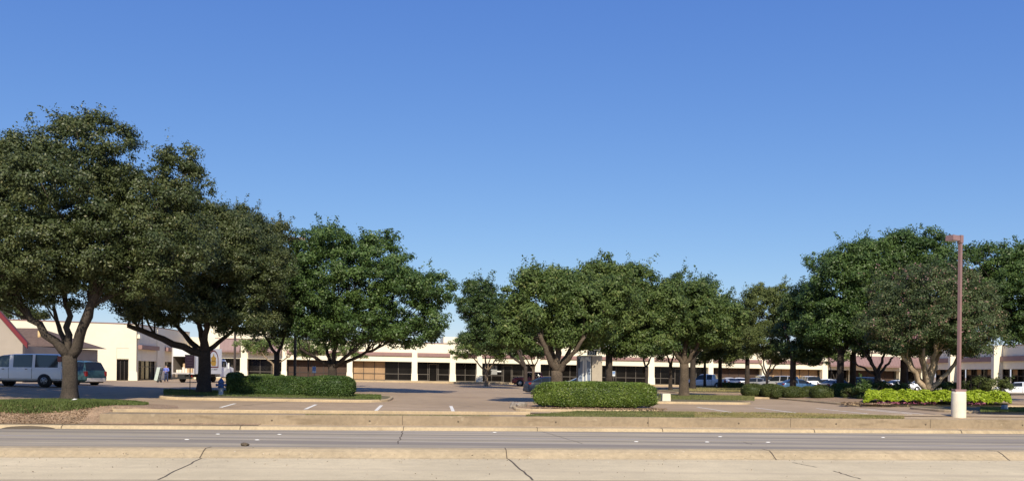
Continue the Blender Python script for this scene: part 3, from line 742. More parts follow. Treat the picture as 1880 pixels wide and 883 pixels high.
for (a, c) in ((o1, o2), (o3, o4)):
    b = MB(f2); b.box(a, c, .3, .34, ZL0, zl); wdw = b.build('shop_window', M['glass'], lb)
    b = MB(f2); k = 4 if c-a > 3 else 2
    for i in range(k+1): q = a+(c-a)*i/k; b.box(q-.04, q+.04, .22, .30, ZL0, zl)
    b.box(a, c, .225, .29, ZL0, ZL0+.12); b.box(a, c, .225, .29, .15, .22); b.build('frame', M['mull_dark'], wdw)
for (a, c) in ((o1-.1, o2-.3), (o3+.1, o4+1.3), (o4+2.2, L2-.5)):
    b = MB(f2); b.box(a, c, -.45, -.002, 2.15, 2.62); b.build('awning_band', M['maroon'], lb)
b = MB(f2); b.box(.1, .8, -.35, -.01, 3.35, 3.8, top=(0, .05)); b.build('flood_light', M['cream'], lb)
b = MB(f1); b.box(-30, L1+.05, -.05, .45, ZLT, ZLT+.1); b.xf = f2; b.box(.46, L2, -.05, .45, ZLT, ZLT+.1); b.build('coping', M['maroon'], lb)
b = MB(); loc_ = lb.location
cn = [A0+(A0-A1).normalized()*29+Vector((-.3, .5, 0)), A1+Vector((-.45, .5, 0)), A2+Vector((-.4, 0, 0)), Vector((-95, 112, 0))]
b.add([c+Vector((0, 0, ZLT-.5))-loc_ for c in cn], [(0, 1, 2, 3)]); b.build('roof', M['roofing'], lb)
b = MB(); b.box(A2.x-loc_.x-.1, (O_c+ub*T0).x-loc_.x+1.5, 112-loc_.y, 112.4-loc_.y, ZL0-loc_.z-.5, ZLT-.6-loc_.z); b.build('link_wall', M['cream'], lb)
b = MB(f1); b.box(-30, L1+1.8, -1.7, .0, ZL0-.8, ZL0); b.xf = f2; b.box(0.01, L2, -1.8, -.001, ZL0-.8, ZL0-.002); b.build('walkway', M['lot_kerb'], lb)

# right wing
Bc = O_c+ub*T1; B0 = Vector((Bc.x-.1, Bc.y, 0)); B1 = Vector((B0.x-.6, 70, 0))
rb = empty('shop_wing', Vector((B0.x, 100, -1.85)), 0, 'shaded right wing with tall glass shopfronts and cream fins', 'building')
f3, L3 = seg_xf(B0, B1, rb)        # x runs towards the camera; -y of the frame is... left
def f3n(v): return f3(Vector((v.x, -v.y, v.z)))     # y>0 outwards (to the left, towards the lot)
ZR0, ZRF, ZRM, ZRT = -1.72, 1.0, 2.35, 3.82
d3 = (B1-B0).normalized(); n3 = Vector((d3.y, -d3.x, 0))    # points left?
sgn = -1 if n3.x > 0 else 1
def f3n(v, p=B0, d=d3, n=n3*sgn, L=rb.location.copy()): return p+d*v.x+n*v.y+Vector((0, 0, v.z))-L
def tR(px):
    lo, hi = 0, L3
    for _ in range(40):
        m_ = (lo+hi)/2; w_ = B0+d3*m_
        if CX+w_.x/w_.y*F < px: lo = m_
        else: hi = m_
    return lo
b = MB(f3n); b.box(0, L3, -1.6, .0, ZRF, ZRT); b.box(0, L3, -14, -1.6, ZRT-.4, ZRT-.3); b.box(0, L3, -14.3, -14, ZR0-1, ZRT); b.box(L3-.3, L3, -14, -1.6, ZR0-1, ZRT); b.build('wall', M['cream'], rb)
b = MB(f3n); b.box(0, L3, .002, .32, 1.95, 2.55); b.build('fascia_band', M['maroon'], rb)
b = MB(f3n); b.box(0, L3, -.4, .08, ZRT, ZRT+.1); b.build('coping', M['maroon'], rb)
b = MB(f3n); b.box(0, L3, -1.7, 2.0, ZR0-1, ZR0); b.build('walkway', M['lot_kerb'], rb)
fins = [tR(1690), tR(1757), tR(1838), tR(1838)+12, tR(1838)+24]
for q in fins:
    b = MB(f3n); b.box(q-.3, q+.3, .0, 1.05, ZR0, ZRF+2.9, top=(0, 0)); b.box(q-.36, q+.36, -.0, 1.35, ZR0, ZR0+1.0, top=(.04, .0)); b.build('fin_pillar', M['white_wall'], rb)
for a, c in zip(fins[:-1], fins[1:]):
    b = MB(f3n); b.box(a+.3, c-.3, -1.25, -1.2, ZR0, ZRF); wn = b.build('shop_window', M['glass'], rb)
    k = max(2, round((c-a)/1.3)); b = MB(f3n)
    for i in range(k+1): q = a+.3+(c-a-.6)*i/k; b.box(q-.05, q+.05, -1.2, -1.08, ZR0, ZRF)
    b.box(a+.3, c-.3, -1.19, -1.10, ZRF-.85, ZRF-.77); b.build('frame', M['mull_dark'], wn)
    for i in range(k):
        if i % 2 == 0: b = MB(f3n); q = a+.3+(c-a-.6)*(i+.5)/k; b.box(q-.5, q+.5, -1.17, -1.15, ZRF-.72, ZRF-.05); b.build('blind', M['board'], wn)

# red trimmed building at the left edge
ge = empty('gabled_building', Vector((-44, 66, -1.12)), 0, 'pink building with steep red trimmed gable and brown roof at the left edge', 'building')
gl = ge.location.copy(); ev = W(51, 632, 66); rk = W(0, 574, 66); slope = (rk.z-ev.z)/(ev.x-rk.x)
rx_ = ev.x-6.2; rz_ = ev.z+slope*6.2; lx_ = rx_-6.2
b = MB(lambda v: v-gl)
b.add([(lx_+.5, 66.15, -1.5), (ev.x-.5, 66.15, -1.5), (ev.x-.5, 66.15, ev.z+.25), (rx_, 66.15, rz_-.25), (lx_+.5, 66.15, ev.z+.25),
       (lx_+.5, 66.44, -1.5), (ev.x-.5, 66.44, -1.5), (ev.x-.5, 66.44, ev.z+.25), (rx_, 66.44, rz_-.25), (lx_+.5, 66.44, ev.z+.25)],
      [(0,1,2,3,4), (5,9,8,7,6), (1,6,7,2), (0,4,9,5)])
e3 = W(118, 636, 72)
b.box(lx_+.5, e3.x-.6, 72.4, 79, -1.5, 1.72); b.box(lx_+.6, ev.x-.7, 66.46, 72.39, -1.5, ev.z-.1)
b.build('wall', M['pinkwall'], ge)
b = MB(lambda v: v-gl)
b.add([(ev.x, 66, ev.z), (ev.x, 66.45, ev.z), (rx_, 66.45, rz_), (rx_, 66, rz_), (lx_, 66, ev.z), (lx_, 66.45, ev.z)], [(0,1,2,3), (3,2,5,4)])
rz2 = e3.z+1.75; xr = W(76, 602, 76).x
b.add([(lx_, 72, e3.z), (e3.x, 72, e3.z), (xr, 75.8, rz2), (lx_, 75.8, rz2), (e3.x, 79.6, e3.z), (lx_, 79.6, e3.z)], [(0,1,2,3), (1,4,2), (3,2,4,5)])
b.build('roof', M['roof_brown'], ge)
T_ = .32
for (xa, za, xb_, zb_) in ((ev.x, ev.z, rx_, rz_), (lx_, ev.z, rx_, rz_)):
    b = MB(lambda v: v-gl)
    b.add([(xa, 65.9, za-T_), (xb_, 65.9, zb_-T_), (xb_, 65.9, zb_+.12), (xa, 65.9, za+.12), (xa, 66.05, za-T_), (xb_, 66.05, zb_-T_), (xb_, 66.05, zb_+.12), (xa, 66.05, za+.12)],
          [(0,1,2,3), (7,6,5,4), (3,2,6,7), (0,4,5,1), (0,3,7,4), (1,5,6,2)])
    b.build('red_trim', M['red_trim'], ge)
b = MB(lambda v: v-gl); b.box(ev.x+.06, e3.x+.02, 71.85, 71.98, e3.z-.22, e3.z+.04); b.build('red_trim', M['red_trim'], ge)
vq = W(42, 612, 71.5); b = MB(lambda v: v-gl); b.cyl((vq.x, 74, vq.z-.6), (vq.x, 74, vq.z+.35), .14); b.build('vent_pipe', mat('vent', (.6,.42,.2), .6), ge)

# ------------------------------------------------------------------ vehicles (x forward)
def wheel(root, x, y, r, wd=.22, rm=None, side=1):
    b = MB(); b.tube([(x, y-side*wd*.5, r), (x, y-side*wd*.42, r), (x, y+side*wd*.35, r), (x, y+side*wd*.5, r)], [r*.92, r, r, r*.93], 22)
    t = b.build('wheel', M['tyre'], root)
    b = MB(); yo = y+side*(wd*.5+.004)
    b.tube([(x, yo-side*.02, r), (x, yo+side*.006, r)], [r*.62, r*.60], 20)
    b.tube([(x, yo, r), (x, yo+side*.025, r)], [r*.18, r*.15], 10)
    rim = b.build('rim', rm or M['rim'], t)
    for k in range(5):
        b = MB(); a = 2*math.pi*k/5+.3; b.tube([(x+math.cos(a)*r*.42, yo+side*.004, r+math.sin(a)*r*.42), (x+math.cos(a)*r*.42, yo+side*.010, r+math.sin(a)*r*.42)], [r*.10, r*.10], 8); b.build('rim_slot', M['tyre'], t)
def car(name, label, kind, pm, px, D, yaw, group=None, glass=None, rim=None, z=None, cat='car', x=None):
    glass = glass or M['carglass']
    X = PX(px, D) if x is None else x
    root = empty(name, Vector((X, D, (lot(X, D) if z is None else z))), R(yaw), label, cat, group)
    T = dict(
      sedan=dict(st=[(2.32,.52,.50,.60),(2.24,.70,.66,.76),(1.9,.82,.80,.86),(1.15,.93,.90,.89),(.98,.96,.92,.89),(.30,1.36,.95,.89),(.22,1.385,.95,.89),(-.42,1.42,.96,.89),(-.52,1.42,.96,.89),(-1.15,1.35,.97,.89),(-1.22,1.33,.97,.89),(-1.82,1.05,.98,.88),(-2.2,1.02,.96,.84),(-2.32,.80,.76,.76),(-2.34,.55,.5,.70)],
                 side=[4,5,6,8,10], wind=[4], rear=[10], wb=(1.38,-1.36), wr=.32, sill=.22, rh=.60),
      suv=dict(st=[(2.30,.60,.55,.66),(2.24,.90,.85,.80),(1.9,1.02,1.0,.90),(1.15,1.08,1.05,.93),(1.0,1.10,1.06,.93),(.42,1.66,1.08,.93),(.34,1.69,1.08,.93),(-.38,1.73,1.10,.93),(-.48,1.73,1.10,.93),(-1.3,1.71,1.12,.93),(-1.4,1.70,1.12,.93),(-2.0,1.66,1.14,.92),(-2.22,1.15,1.12,.90),(-2.30,.95,.9,.88),(-2.32,.55,.5,.80)],
                 side=[4,5,6,8,10], wind=[4], rear=[11], wb=(1.40,-1.34), wr=.37, sill=.30, rh=.72),
      minivan=dict(st=[(2.45,.55,.5,.66),(2.38,.80,.75,.80),(2.0,.93,.9,.92),(1.5,1.02,.98,.95),(1.35,1.05,1.0,.95),(.55,1.66,1.02,.96),(.45,1.69,1.02,.96),(-.45,1.75,1.03,.96),(-.55,1.75,1.03,.96),(-1.35,1.74,1.05,.96),(-1.45,1.73,1.05,.96),(-2.15,1.66,1.06,.94),(-2.42,1.05,1.0,.92),(-2.48,.78,.75,.90),(-2.50,.45,.42,.85)],
                 side=[4,5,6,8,10], wind=[4], rear=[11], wb=(1.55,-1.35), wr=.34, sill=.25, rh=.70),
      van=dict(st=[(2.75,.62,.58,.80),(2.70,.95,.9,.92),(2.2,1.08,1.05,.98),(1.95,1.14,1.12,1.0),(1.85,1.18,1.14,1.0),(1.25,1.98,1.22,1.0),(1.12,2.02,1.22,1.0),(.62,2.06,1.22,1.0),(.36,2.08,1.22,1.0),(-.88,2.10,1.22,1.0),(-1.06,2.10,1.22,1.0),(-2.55,2.08,1.22,1.0),(-2.70,2.02,1.22,.99),(-2.78,1.30,1.2,.98),(-2.80,.55,.5,.96)],
                 side=[4,5,6,8,10], wind=[4], rear=[12], wb=(1.72,-1.70), wr=.37, sill=.38, rh=.86, skip=.10),
      pickup=dict(st=[(2.62,.62,.55,.80),(2.56,1.0,.95,.88),(2.2,1.10,1.06,.95),(1.45,1.14,1.10,.97),(1.30,1.16,1.12,.97),(.72,1.74,1.14,.97),(.62,1.77,1.14,.97),(-.10,1.80,1.15,.97),(-.20,1.80,1.15,.97),(-.85,1.78,1.16,.97),(-.95,1.76,1.16,.97),(-1.15,1.22,1.18,.97),(-2.5,1.20,1.16,.97),(-2.60,1.10,1.05,.95),(-2.62,.60,.55,.90)],
                 side=[4,5,6,8], wind=[4], rear=[10], wb=(1.65,-1.62), wr=.39, sill=.38, rh=.74),
    )[kind]
    st = T['st']; sill = T['sill']; body = MB(); gl_ = MB(); secs = []
    for (x_, zt, bl, hw) in st:
        bl = min(bl, zt-.015); up = min(1, max(0, (zt-bl)/.45)); rh = hw*.93*(1-up)+T['rh']*up
        half = [(hw*.86, sill), (hw*.985, sill+.12), (hw, (sill+bl)/2), (hw*.985, bl-.06), (hw*.95, bl), (rh, zt-.05*min(1, up+.2)), (rh*.72, zt), (0, zt+.02)]
        full = half+[(-y, z_) for y, z_ in reversed(half[:-1])]
        secs.append([(x_, y, z_) for y, z_ in full])
    nsec = len(secs[0])
    for i in range(len(secs)-1):
        for j in range(nsec-1):
            q = [secs[i][j], secs[i+1][j], secs[i+1][j+1], secs[i][j+1]]
            sideg = j in (4, 9) and i in T['side']; topg = (5 <= j <= 8) and (i in T['wind'] or i in T['rear'])
            (gl_ if (sideg or topg) else body).add(q, [(0, 1, 2, 3)], 0, True)
    body.add(secs[0], [tuple(range(nsec))]); body.add(secs[-1], [tuple(reversed(range(nsec)))])
    for k in (0, -1): pass
    bo = body.build('body', pm, root, smooth=True)
    # merge doubles so that shading is smooth
    import bmesh
    bm = bmesh.new(); bm.from_mesh(bo.data); bmesh.ops.remove_doubles(bm, verts=bm.verts, dist=.0005)
    for e_ in bm.edges:
        if len(e_.link_faces) == 2 and e_.calc_face_angle(0) > R(38): e_.smooth = False
    bm.to_mesh(bo.data); bm.free()
    gl_.build('window', glass, root, smooth=False)
    # underbody, wheel arches
    L_ = st[0][0]; hw = max(s[3] for s in st); ub_ = MB(); ub_.box(-L_+.15, L_-.25, -hw*.82, hw*.82, sill-.10, sill+.05)
    wr = T['wr']
    for x_ in T['wb']:
        for s_i in (-1, 1):
            ub_.tube([(x_, s_i*(hw-.25), wr), (x_, s_i*(hw+.003), wr)], [wr*1.2, wr*1.2], 20)
    ub_.build('underbody', M['trim'], root)
    for x_ in T['wb']:
        for s_i in (-1, 1): wheel(root, x_, s_i*(hw-.09), wr, .22, rim, s_i)
    fx, rxx = st[1], st[-3]
    for s_i in (-1, 1):
        b = MB(); zc = fx[1]-.10; b.box(fx[0]-.22, fx[0]+.03, min(s_i*fx[3]*.98, s_i*fx[3]*.55), max(s_i*fx[3]*.98, s_i*fx[3]*.55), zc-.10, zc+.03, top=(.03, .0)); b.build('headlight', M['lamp_w'], root, bevel=.02)
        b = MB(); zr = rxx[1]-.06; tw = .62 if kind in ('sedan',) else .80
        b.box(rxx[0]-.08, rxx[0]+.16, min(s_i*rxx[3]*1.0, s_i*rxx[3]*tw), max(s_i*rxx[3]*1.0, s_i*rxx[3]*tw), zr-(.18 if kind == 'sedan' else .36), zr+.0); b.build('taillight', M['lamp_r'], root, bevel=.02)
        b = MB(); cx_ = st[4][0]-.15; b.box(cx_-.08, cx_+.06, min(s_i*(hw-.02), s_i*(hw+.17)), max(s_i*(hw-.02), s_i*(hw+.17)), st[4][2]+.02, st[4][2]+.17); b.build('mirror', pm if kind != 'van' else M['trim'], root, bevel=.02)
    for (xx, nm) in ((L_-.10, 'front_bumper'), (-L_-.02+.0, 'rear_bumper')):
        b = MB(); b.box(xx-.06, xx+.14, -hw*.86, hw*.86, sill-.02, sill+.26, top=(.02, .02)); b.build(nm, M['bumper_grey'] if kind in ('van', 'minivan') else pm if kind == 'sedan' else M['trim'], root, bevel=.04)
    b = MB(); b.box(L_-.06, L_+.035, -.35, .35, st[1][1]-.30, st[1][1]-.12); b.build('grille', M['trim'], root)
    b = MB()
    for s_i in (-1, 1):
        for k in (7, 9):
            if k < len(st): b.box(st[k][0]+.28, st[k][0]+.42, min(s_i*hw, s_i*(hw+.02)), max(s_i*hw, s_i*(hw+.02)), st[k][2]-.14, st[k][2]-.10)
            b.box(st[k][0]-.008, st[k][0]+.008, min(s_i*(hw-.01), s_i*(hw+.003)), max(s_i*(hw-.01), s_i*(hw+.003)), sill+.12, st[k][2]-.05)
    b.build('door_handle', M['trim'], root)
    if kind == 'minivan' or kind == 'suv':
        b = MB()
        for s_i in (-1, 1): b.tube([(.4, s_i*.62, st[6][1]+.02), (.3, s_i*.62, st[6][1]+.09), (-1.8, s_i*.62, 1.78 if kind == 'suv' else 1.80), (-1.9, s_i*.62, 1.70)], [.02]*4, 6)
        b.build('roof_rack', M['trim'], root)
    if kind == 'pickup':
        b = MB(); b.box(-2.45, -1.25, -hw*.80, hw*.80, 1.225, 1.235); b.build('bed_floor', M['trim'], root)
    return root
car('passenger_van', 'long white passenger van with dark side windows parked left of the big tree', 'van', P['white'], 49, 54.5, 180, glass=M['carglass_lt'], rim=M['steelrim'], cat='van')
car('minivan', 'teal minivan with grey bumper behind the big left trunk', 'minivan', P['teal'], 131, 61, 158, cat='minivan')
car('pickup_truck', 'dark red crew cab pickup parked before the shopfronts', 'pickup', P['maroon'], 979, 102, 180, cat='pickup truck')
car('sedan', 'navy blue sedan with its tail showing left of the long clipped hedge', 'sedan', P['navy'], 1014, 70, 14)
car('sedan', 'silver grey sedan whose roof shows right of the monument sign', 'sedan', P['silver'], 1082, 76, 5)
car('pickup_truck', 'white crew cab pickup in the shade between the slim dark trunks', 'pickup', P['white'], 1298, 101, 150, cat='pickup truck')
g = 'cars parked in front of the right hand shops'
row = [('sedan', 'pearl', 1336, 102, 95, 'white sedan just right of the white pickup'),
       ('sedan', 'white', 1357, 103, 80, 'bright white sedan between two slim trunks'),
       ('sedan', 'grey', 1383, 101, 160, 'dark grey sedan behind the left bush'),
       ('suv', 'white', 1399, 104, 88, 'white wagon partly hidden by a pale trunk'),
       ('suv', 'silver', 1430, 98, 140, 'silver wagon behind the round bushes'),
       ('sedan', 'blue', 1467, 90, 8, 'mid blue sedan behind the round clipped bushes'),
       ('suv', 'pearl', 1482, 101, 92, 'pale wagon with a dark rear window beyond the blue sedan'),
       ('sedan', 'white', 1512, 99, 172, 'white sedan beside the cream pillar'),
       ('sedan', 'silver', 1540, 88, 25, 'silver sedan beside the dark trunk pair'),
       ('suv', 'black', 1578, 86, 150, 'black wagon under the dark tree canopy'),
       ('sedan', 'pearl', 1606, 98, 100, 'pale sedan seen through the dark limbs'),
       ('sedan', 'white', 1656, 97, 15, 'white sedan left of the pale forked trunk'),
       ('sedan', 'silver', 1686, 99, 165, 'silver sedan behind the pale forked trunk'),
       ('sedan', 'white', 1868, 86, 150, 'white sedan at the right edge beyond the fin pillar')]
for (k, c, px, D, yw, lb_) in row:
    car('parked_car', lb_, k, P[c], px, D, yw, g)

# box truck
X = PX(336, 83.5); tr = empty('box_truck', Vector((X, 83.5, lot(X, 83.5))), R(79), 'white box truck with its rear door open and cartons inside', 'truck')
b = MB(); bx = [(0, -1.2, 1.0), (5.2, -1.2, 1.0), (5.2, 1.2, 1.0), (0, 1.2, 1.0), (0, -1.2, 3.5), (5.2, -1.2, 3.5), (5.2, 1.2, 3.5), (0, 1.2, 3.5)]
b.box(0, 5.2, -1.2, -1.14, 1.0, 3.5); b.box(0, 5.2, 1.14, 1.2, 1.0, 3.5); b.box(5.14, 5.2, -1.14, 1.14, 1.0, 3.5); b.box(0, 5.2, -1.2, 1.2, 3.5, 3.56); b.box(0, 5.2, -1.2, 1.2, .9, .999)
b.build('cargo_box', P['white'], tr)
b = MB(); b.box(.02, 5.13, -1.139, -1.125, 1.0, 3.49); b.box(.02, 5.13, 1.125, 1.139, 1.0, 3.49); b.box(5.10, 5.13, -1.12, 1.12, 1.0, 3.49); b.box(.02, 5.1, -1.12, 1.12, 1.0, 1.012); b.build('lining', mat('lining', (.20,.17,.14), .8), tr)
b = MB(); b.box(-.02, .04, -1.13, 1.13, 2.65, 3.49); b.build('roller_door', M['lamp_w'], tr)
b = MB(); b.box(-.05, .1, -1.25, -1.13, .85, 3.56); b.box(-.05, .1, 1.13, 1.25, .85, 3.56); b.box(-.052, .1, -1.13, 1.13, .86, 1.02); b.build('rear_frame', M['bumper_grey'], tr)
b = MB(); b.box(-.35, 6.3, -.4, .4, .55, .88); b.box(-.35, -.2, -1.1, 1.1, .38, .55); b.box(-.3, -.22, -.9, -.8, .38, .9); b.box(-.3, -.22, .8, .9, .38, .9); b.build('chassis', M['trim'], tr)
b = MB()
prof = [(5.3, .55), (5.3, 2.35), (5.55, 2.5), (6.5, 2.45), (6.95, 1.75), (8.0, 1.55), (8.15, 1.3), (8.15, .6)]
vs = [(x_, -1.0 if z_ < 1.8 else -.88, z_) for x_, z_ in prof]+[(x_, 1.0 if z_ < 1.8 else .88, z_) for x_, z_ in prof]; k = len(prof)
b.add(vs, [tuple(range(k))[::-1], tuple(range(k, 2*k))]+[(i, (i+1) % k, (i+1) % k+k, i+k) for i in range(k)]); b.build('cab', P['white'], tr, bevel=.04)
for s_i in (-1, 1): b = MB(); b.box(5.7, 6.45, s_i*.998-.008, s_i*.998+.008, 1.65, 2.25, top=(.03, 0)); b.build('window', M['carglass'], tr)
b = MB(); b.box(6.45, 6.55, -1.35, -1.2, 1.5, 2.1); b.build('mirror', M['lamp_w'], tr)
for x_ in (1.4, 7.1):
    for s_i in (-1, 1): wheel(tr, x_, s_i*.95, .46, .28, M['rim'], s_i)
b = MB()
for s_i in (-1, 1): b.box(-.06, -.04, s_i*1.0-.08, s_i*1.0+.08, .62, .74)
b.build('taillight', M['lamp_r'], tr)
# emblem on the camera side of the box
ys = -1.2
b = MB(); cx_, cz = 3.6, 2.1; N_ = 16; arch = lambda rr, rz: [(cx_-rr, 1.55)]+[(cx_-rr*math.cos(math.pi*i/N_), 2.35+rz*math.sin(math.pi*i/N_)) for i in range(N_+1)]+[(cx_+rr, 1.55)]
o_, i_ = arch(.95, 1.05), arch(.80, .90); i_ = [(x_, max(z_, 1.68)) for x_, z_ in i_]; k = len(o_)
vs = [(x_, ys-.006, z_) for x_, z_ in o_]+[(x_, ys-.006, z_) for x_, z_ in i_]
b.add(vs, [(i, (i+1) % k, (i+1) % k+k, i+k) for i in range(k)]); b.build('emblem_arch', M['red_trim'], tr)
b = MB(); hv = [(-.38, 1.75), (.38, 1.75), (.52, 2.1), (.42, 2.35), (.50, 2.6), (.2, 2.72), (0, 3.05), (-.2, 2.72), (-.50, 2.6), (-.42, 2.35), (-.52, 2.1)]
b.add([(cx_+x_, ys-.008, z_) for x_, z_ in hv], [tuple(range(len(hv)))]); b.build('emblem_shape', mat('ochre', (.62,.36,.05), .6), tr)
b = MB(); rg2 = random.Random(3)
for i in range(9): x_ = cx_-.75+i*.17; b.box(x_, x_+rg2.uniform(.05, .13), ys-.008, ys-.003, 1.32, 1.32+rg2.uniform(.07, .14))
for i in range(5): x_ = cx_-.3+i*.13; b.box(x_, x_+.07, ys-.016, ys-.009, 2.2, 2.28)
b.build('lettering', M['trim'], tr)
trM = tr.matrix_basis.copy() if False else Matrix.Translation(tr.location) @ Matrix.Rotation(R(79), 4, 'Z')
cart = mat('carton', (.55,.38,.22), .85, noise=(3,.1)); cart2 = mat('carton_pale', (.78,.70,.58), .8)
cl = [(.35, -.6, 1.013, .5, .6, .42, cart, 'brown carton low at the left of the truck opening'), (.4, .0, 1.013, .5, .55, .55, cart2, 'pale carton in the middle of the truck opening'),
      (.45, .0, 1.56, .45, .5, .38, cart, 'brown carton topmost on the pile in the truck'), (.4, .65, 1.013, .5, .6, .3, cart2, 'flat pale carton at the right of the truck opening'), (.5, -.55, 1.43, .4, .5, .3, cart2, 'small pale carton on the low brown carton in the truck')]
for (x_, y_, z_, lx, ly, lz, mm, lab) in cl:
    b = MB(); b.box(-lx/2, lx/2, -ly/2, ly/2, 0, lz); b.box(-lx/2-.002, lx/2+.002, -.03, .03, .01, lz+.003, 1)
    o = b.build('carton', [mm, M['board']], bevel=.01); o.matrix_world = trM @ Matrix.Translation((x_+.1, y_, z_+.002)); tag(o, lab, 'carton', 'cartons loaded in the box truck')

# ------------------------------------------------------------------ person and hand truck
def skinned(name, verts, edges, radii, m, parent, sub=2):
    me = bpy.data.meshes.new(name); me.from_pydata(verts, edges, []); o = bpy.data.objects.new(name, me); col.objects.link(o); o.parent = parent
    me.materials.append(m); md = o.modifiers.new('skin', 'SKIN'); md.use_smooth_shade = True
    if not me.skin_vertices: 
        bpy.context.view_layer.objects.active = o
    for i, r_ in enumerate(radii):
        me.skin_vertices[0].data[i].radius = (r_, r_) if not isinstance(r_, tuple) else r_
    me.skin_vertices[0].data[0].use_root = True
    sm = o.modifiers.new('sub', 'SUBSURF'); sm.levels = sub; sm.render_levels = sub
    return o
Xp = PX(305, 83); zp = ZL0+.0
zp = lot(Xp, 83)
pe = empty('person', Vector((Xp, 83, zp)), 0, 'person in a blue shirt and navy trousers standing beside the loaded hand truck', 'person')
skin_m = mat('skin', (.42,.25,.17), .6); shirt = mat('shirt_blue', (.13,.17,.50), .8, noise=(8,.1)); trou = mat('trousers', (.03,.045,.11), .85); hair = mat('hair', (.03,.02,.015), .8)
V = [(0,0,.95),(0,0,1.15),(0,0,1.38),(0,-.01,1.50),(0,-.02,1.60),(0,-.02,1.70),
     (.17,0,1.42),(.27,-.05,1.16),(.10,-.26,1.10),(.03,-.30,1.12),(-.17,0,1.42),(-.28,-.04,1.16),(-.14,-.25,1.06),(-.06,-.30,1.08),
     (.10,0,.88),(.12,-.02,.48),(.13,.02,.09),(.13,-.13,.04),(-.10,0,.88),(-.11,-.05,.48),(-.14,.0,.09),(-.15,-.15,.04)]
E = [(0,1),(1,2),(2,3),(3,4),(4,5),(2,6),(6,7),(7,8),(8,9),(2,10),(10,11),(11,12),(12,13),(0,14),(14,15),(15,16),(16,17),(0,18),(18,19),(19,20),(20,21)]
Rr = [.14,.13,.15,.06,.09,.075,.06,.045,.035,.035,.06,.045,.035,.035,.085,.06,.045,.04,.085,.06,.045,.04]
if hasattr(bpy.types.Mesh, 'skin_vertices'):
    pass
def loft_body(name, chains, m, parent, grow=0):
    b = MB()
    for pts, rad in chains: b.tube([Vector(p) for p in pts], [r_+grow for r_ in rad], 12)
    return b.build(name, m, parent)
try:
    skinned('body', V, E, Rr, skin_m, pe)
except Exception as ex:
    print('skin fallback', ex)
loft_body('shirt', [([(0,0,.93),(0,0,1.05),(0,0,1.25),(0,0,1.40),(0,0,1.47)], [.165,.165,.185,.17,.09]), ([(.13,0,1.41),(.19,0,1.38),(.27,-.05,1.16),(.16,-.19,1.12)], [.075,.075,.06,.05]), ([(-.13,0,1.41),(-.19,0,1.38),(-.28,-.04,1.16),(-.20,-.17,1.10)], [.075,.075,.06,.05])], shirt, pe)
loft_body('trousers', [([(0,0,1.0),(0,0,.84)], [.165,.16]), ([(.09,0,.92),(.11,-.01,.7),(.12,-.02,.48),(.13,.02,.10)], [.105,.095,.075,.068]), ([(-.09,0,.92),(-.10,-.02,.7),(-.11,-.05,.48),(-.14,.0,.10)], [.105,.095,.075,.068])], trou, pe)
b = MB(); b.lathe((0, .01, 1.66), [(.085, -.03), (.095, .03), (.08, .09), (.03, .12)], 12); b.build('hair', hair, pe)
Xh = PX(291, 82.6); ht = empty('hand_truck', Vector((Xh, 82.6, lot(Xh, 82.6))), R(-10), 'tilted hand truck beside the person in blue', 'hand truck')
def tl(v): return Vector((v.x*math.cos(R(14))+v.z*math.sin(R(14)), v.y, v.z*math.cos(R(14))-v.x*math.sin(R(14))+.14))
b = MB(tl)
for s_i in (-.2, .2): b.tube([(0.02, s_i, 0), (0.02, s_i, 1.35)], [.02, .02], 6)
for z_ in (.3, .7, 1.1, 1.34): b.tube([(0.02, -.2, z_), (0.02, .2, z_)], [.015, .015], 6)
b.box(-.38, .02, -.24, .24, -.02, .0); b.build('frame', M['trim'], ht)
for s_i in (-.26, .26):
    b = MB(); b.tube([(0.08, s_i-.03, .12), (.08, s_i+.03, .12)], [.12, .12], 14); b.build('wheel', M['tyre'], ht)
HM = Matrix.Translation(ht.location) @ Matrix.Rotation(R(-10), 4, 'Z')
crate_m = mat('crate_pale', (.48,.55,.50), .7, noise=(6,.1)); crate_y = mat('crate_yellow', (.62,.60,.40), .7)
for i in range(6):
    L_ = HM.copy(); b = MB(lambda v: HM @ tl(v)); z0 = .004+i*.222
    b.box(-.36, -.004, -.25, .25, z0, z0+.216, 0); b.box(-.363, -.30, -.2, .2, z0+.06, z0+.15, 1)
    nm = ['lowest', 'second lowest', 'third from the bottom', 'third from the top', 'second from the top', 'topmost'][i]
    tag(b.build('delivery_tray', [crate_m, crate_y]), 'pale delivery tray on the hand truck, %s of the stack' % nm, 'tray', 'delivery trays stacked on the hand truck')

# ------------------------------------------------------------------ poles, signs, hydrant, small things
X = PX(1760, 40.5); lpz = -1.985; lp = empty('street_lamp', Vector((X, 40.5, lpz)), R(0), 'tall maroon square lamp post on a thick cream concrete base at the right', 'street lamp')
H0 = 1.27; ztop = W(1764, 433, 40.5).z-lpz
b = MB(); b.lathe((0, 0, 0), [(.335, -.2), (.335, .0), (.33, 1.14), (.30, H0)], 28); b.build('concrete_base', M['conc_base'], lp)
b = MB(); b.box(-.27, .27, -.2, .2, H0-.004, H0+.11); b.build('base_cover', M['pole'], lp, bevel=.01)
yaw_p = R(28); rot = Matrix.Rotation(yaw_p, 4, 'Z'); b = MB(lambda v: rot @ v); b.box(-.07, .07, -.07, .07, H0+.1, ztop, top=(.0, .0)); b.build('post', M['pole'], lp, bevel=.006)
b = MB(lambda v: rot @ v); b.box(-.10, .10, -.10, .10, ztop-.36, ztop+.02); b.box(-.32, -.10, -.05, .05, ztop-.26, ztop-.06); b.build('arm', M['pole'], lp)
b = MB(lambda v: rot @ v); b.box(-.86, -.32, -.22, .22, ztop-.30, ztop-.04, top=(.02, .02)); hd = b.build('lamp_head', M['pole'], lp, bevel=.01)
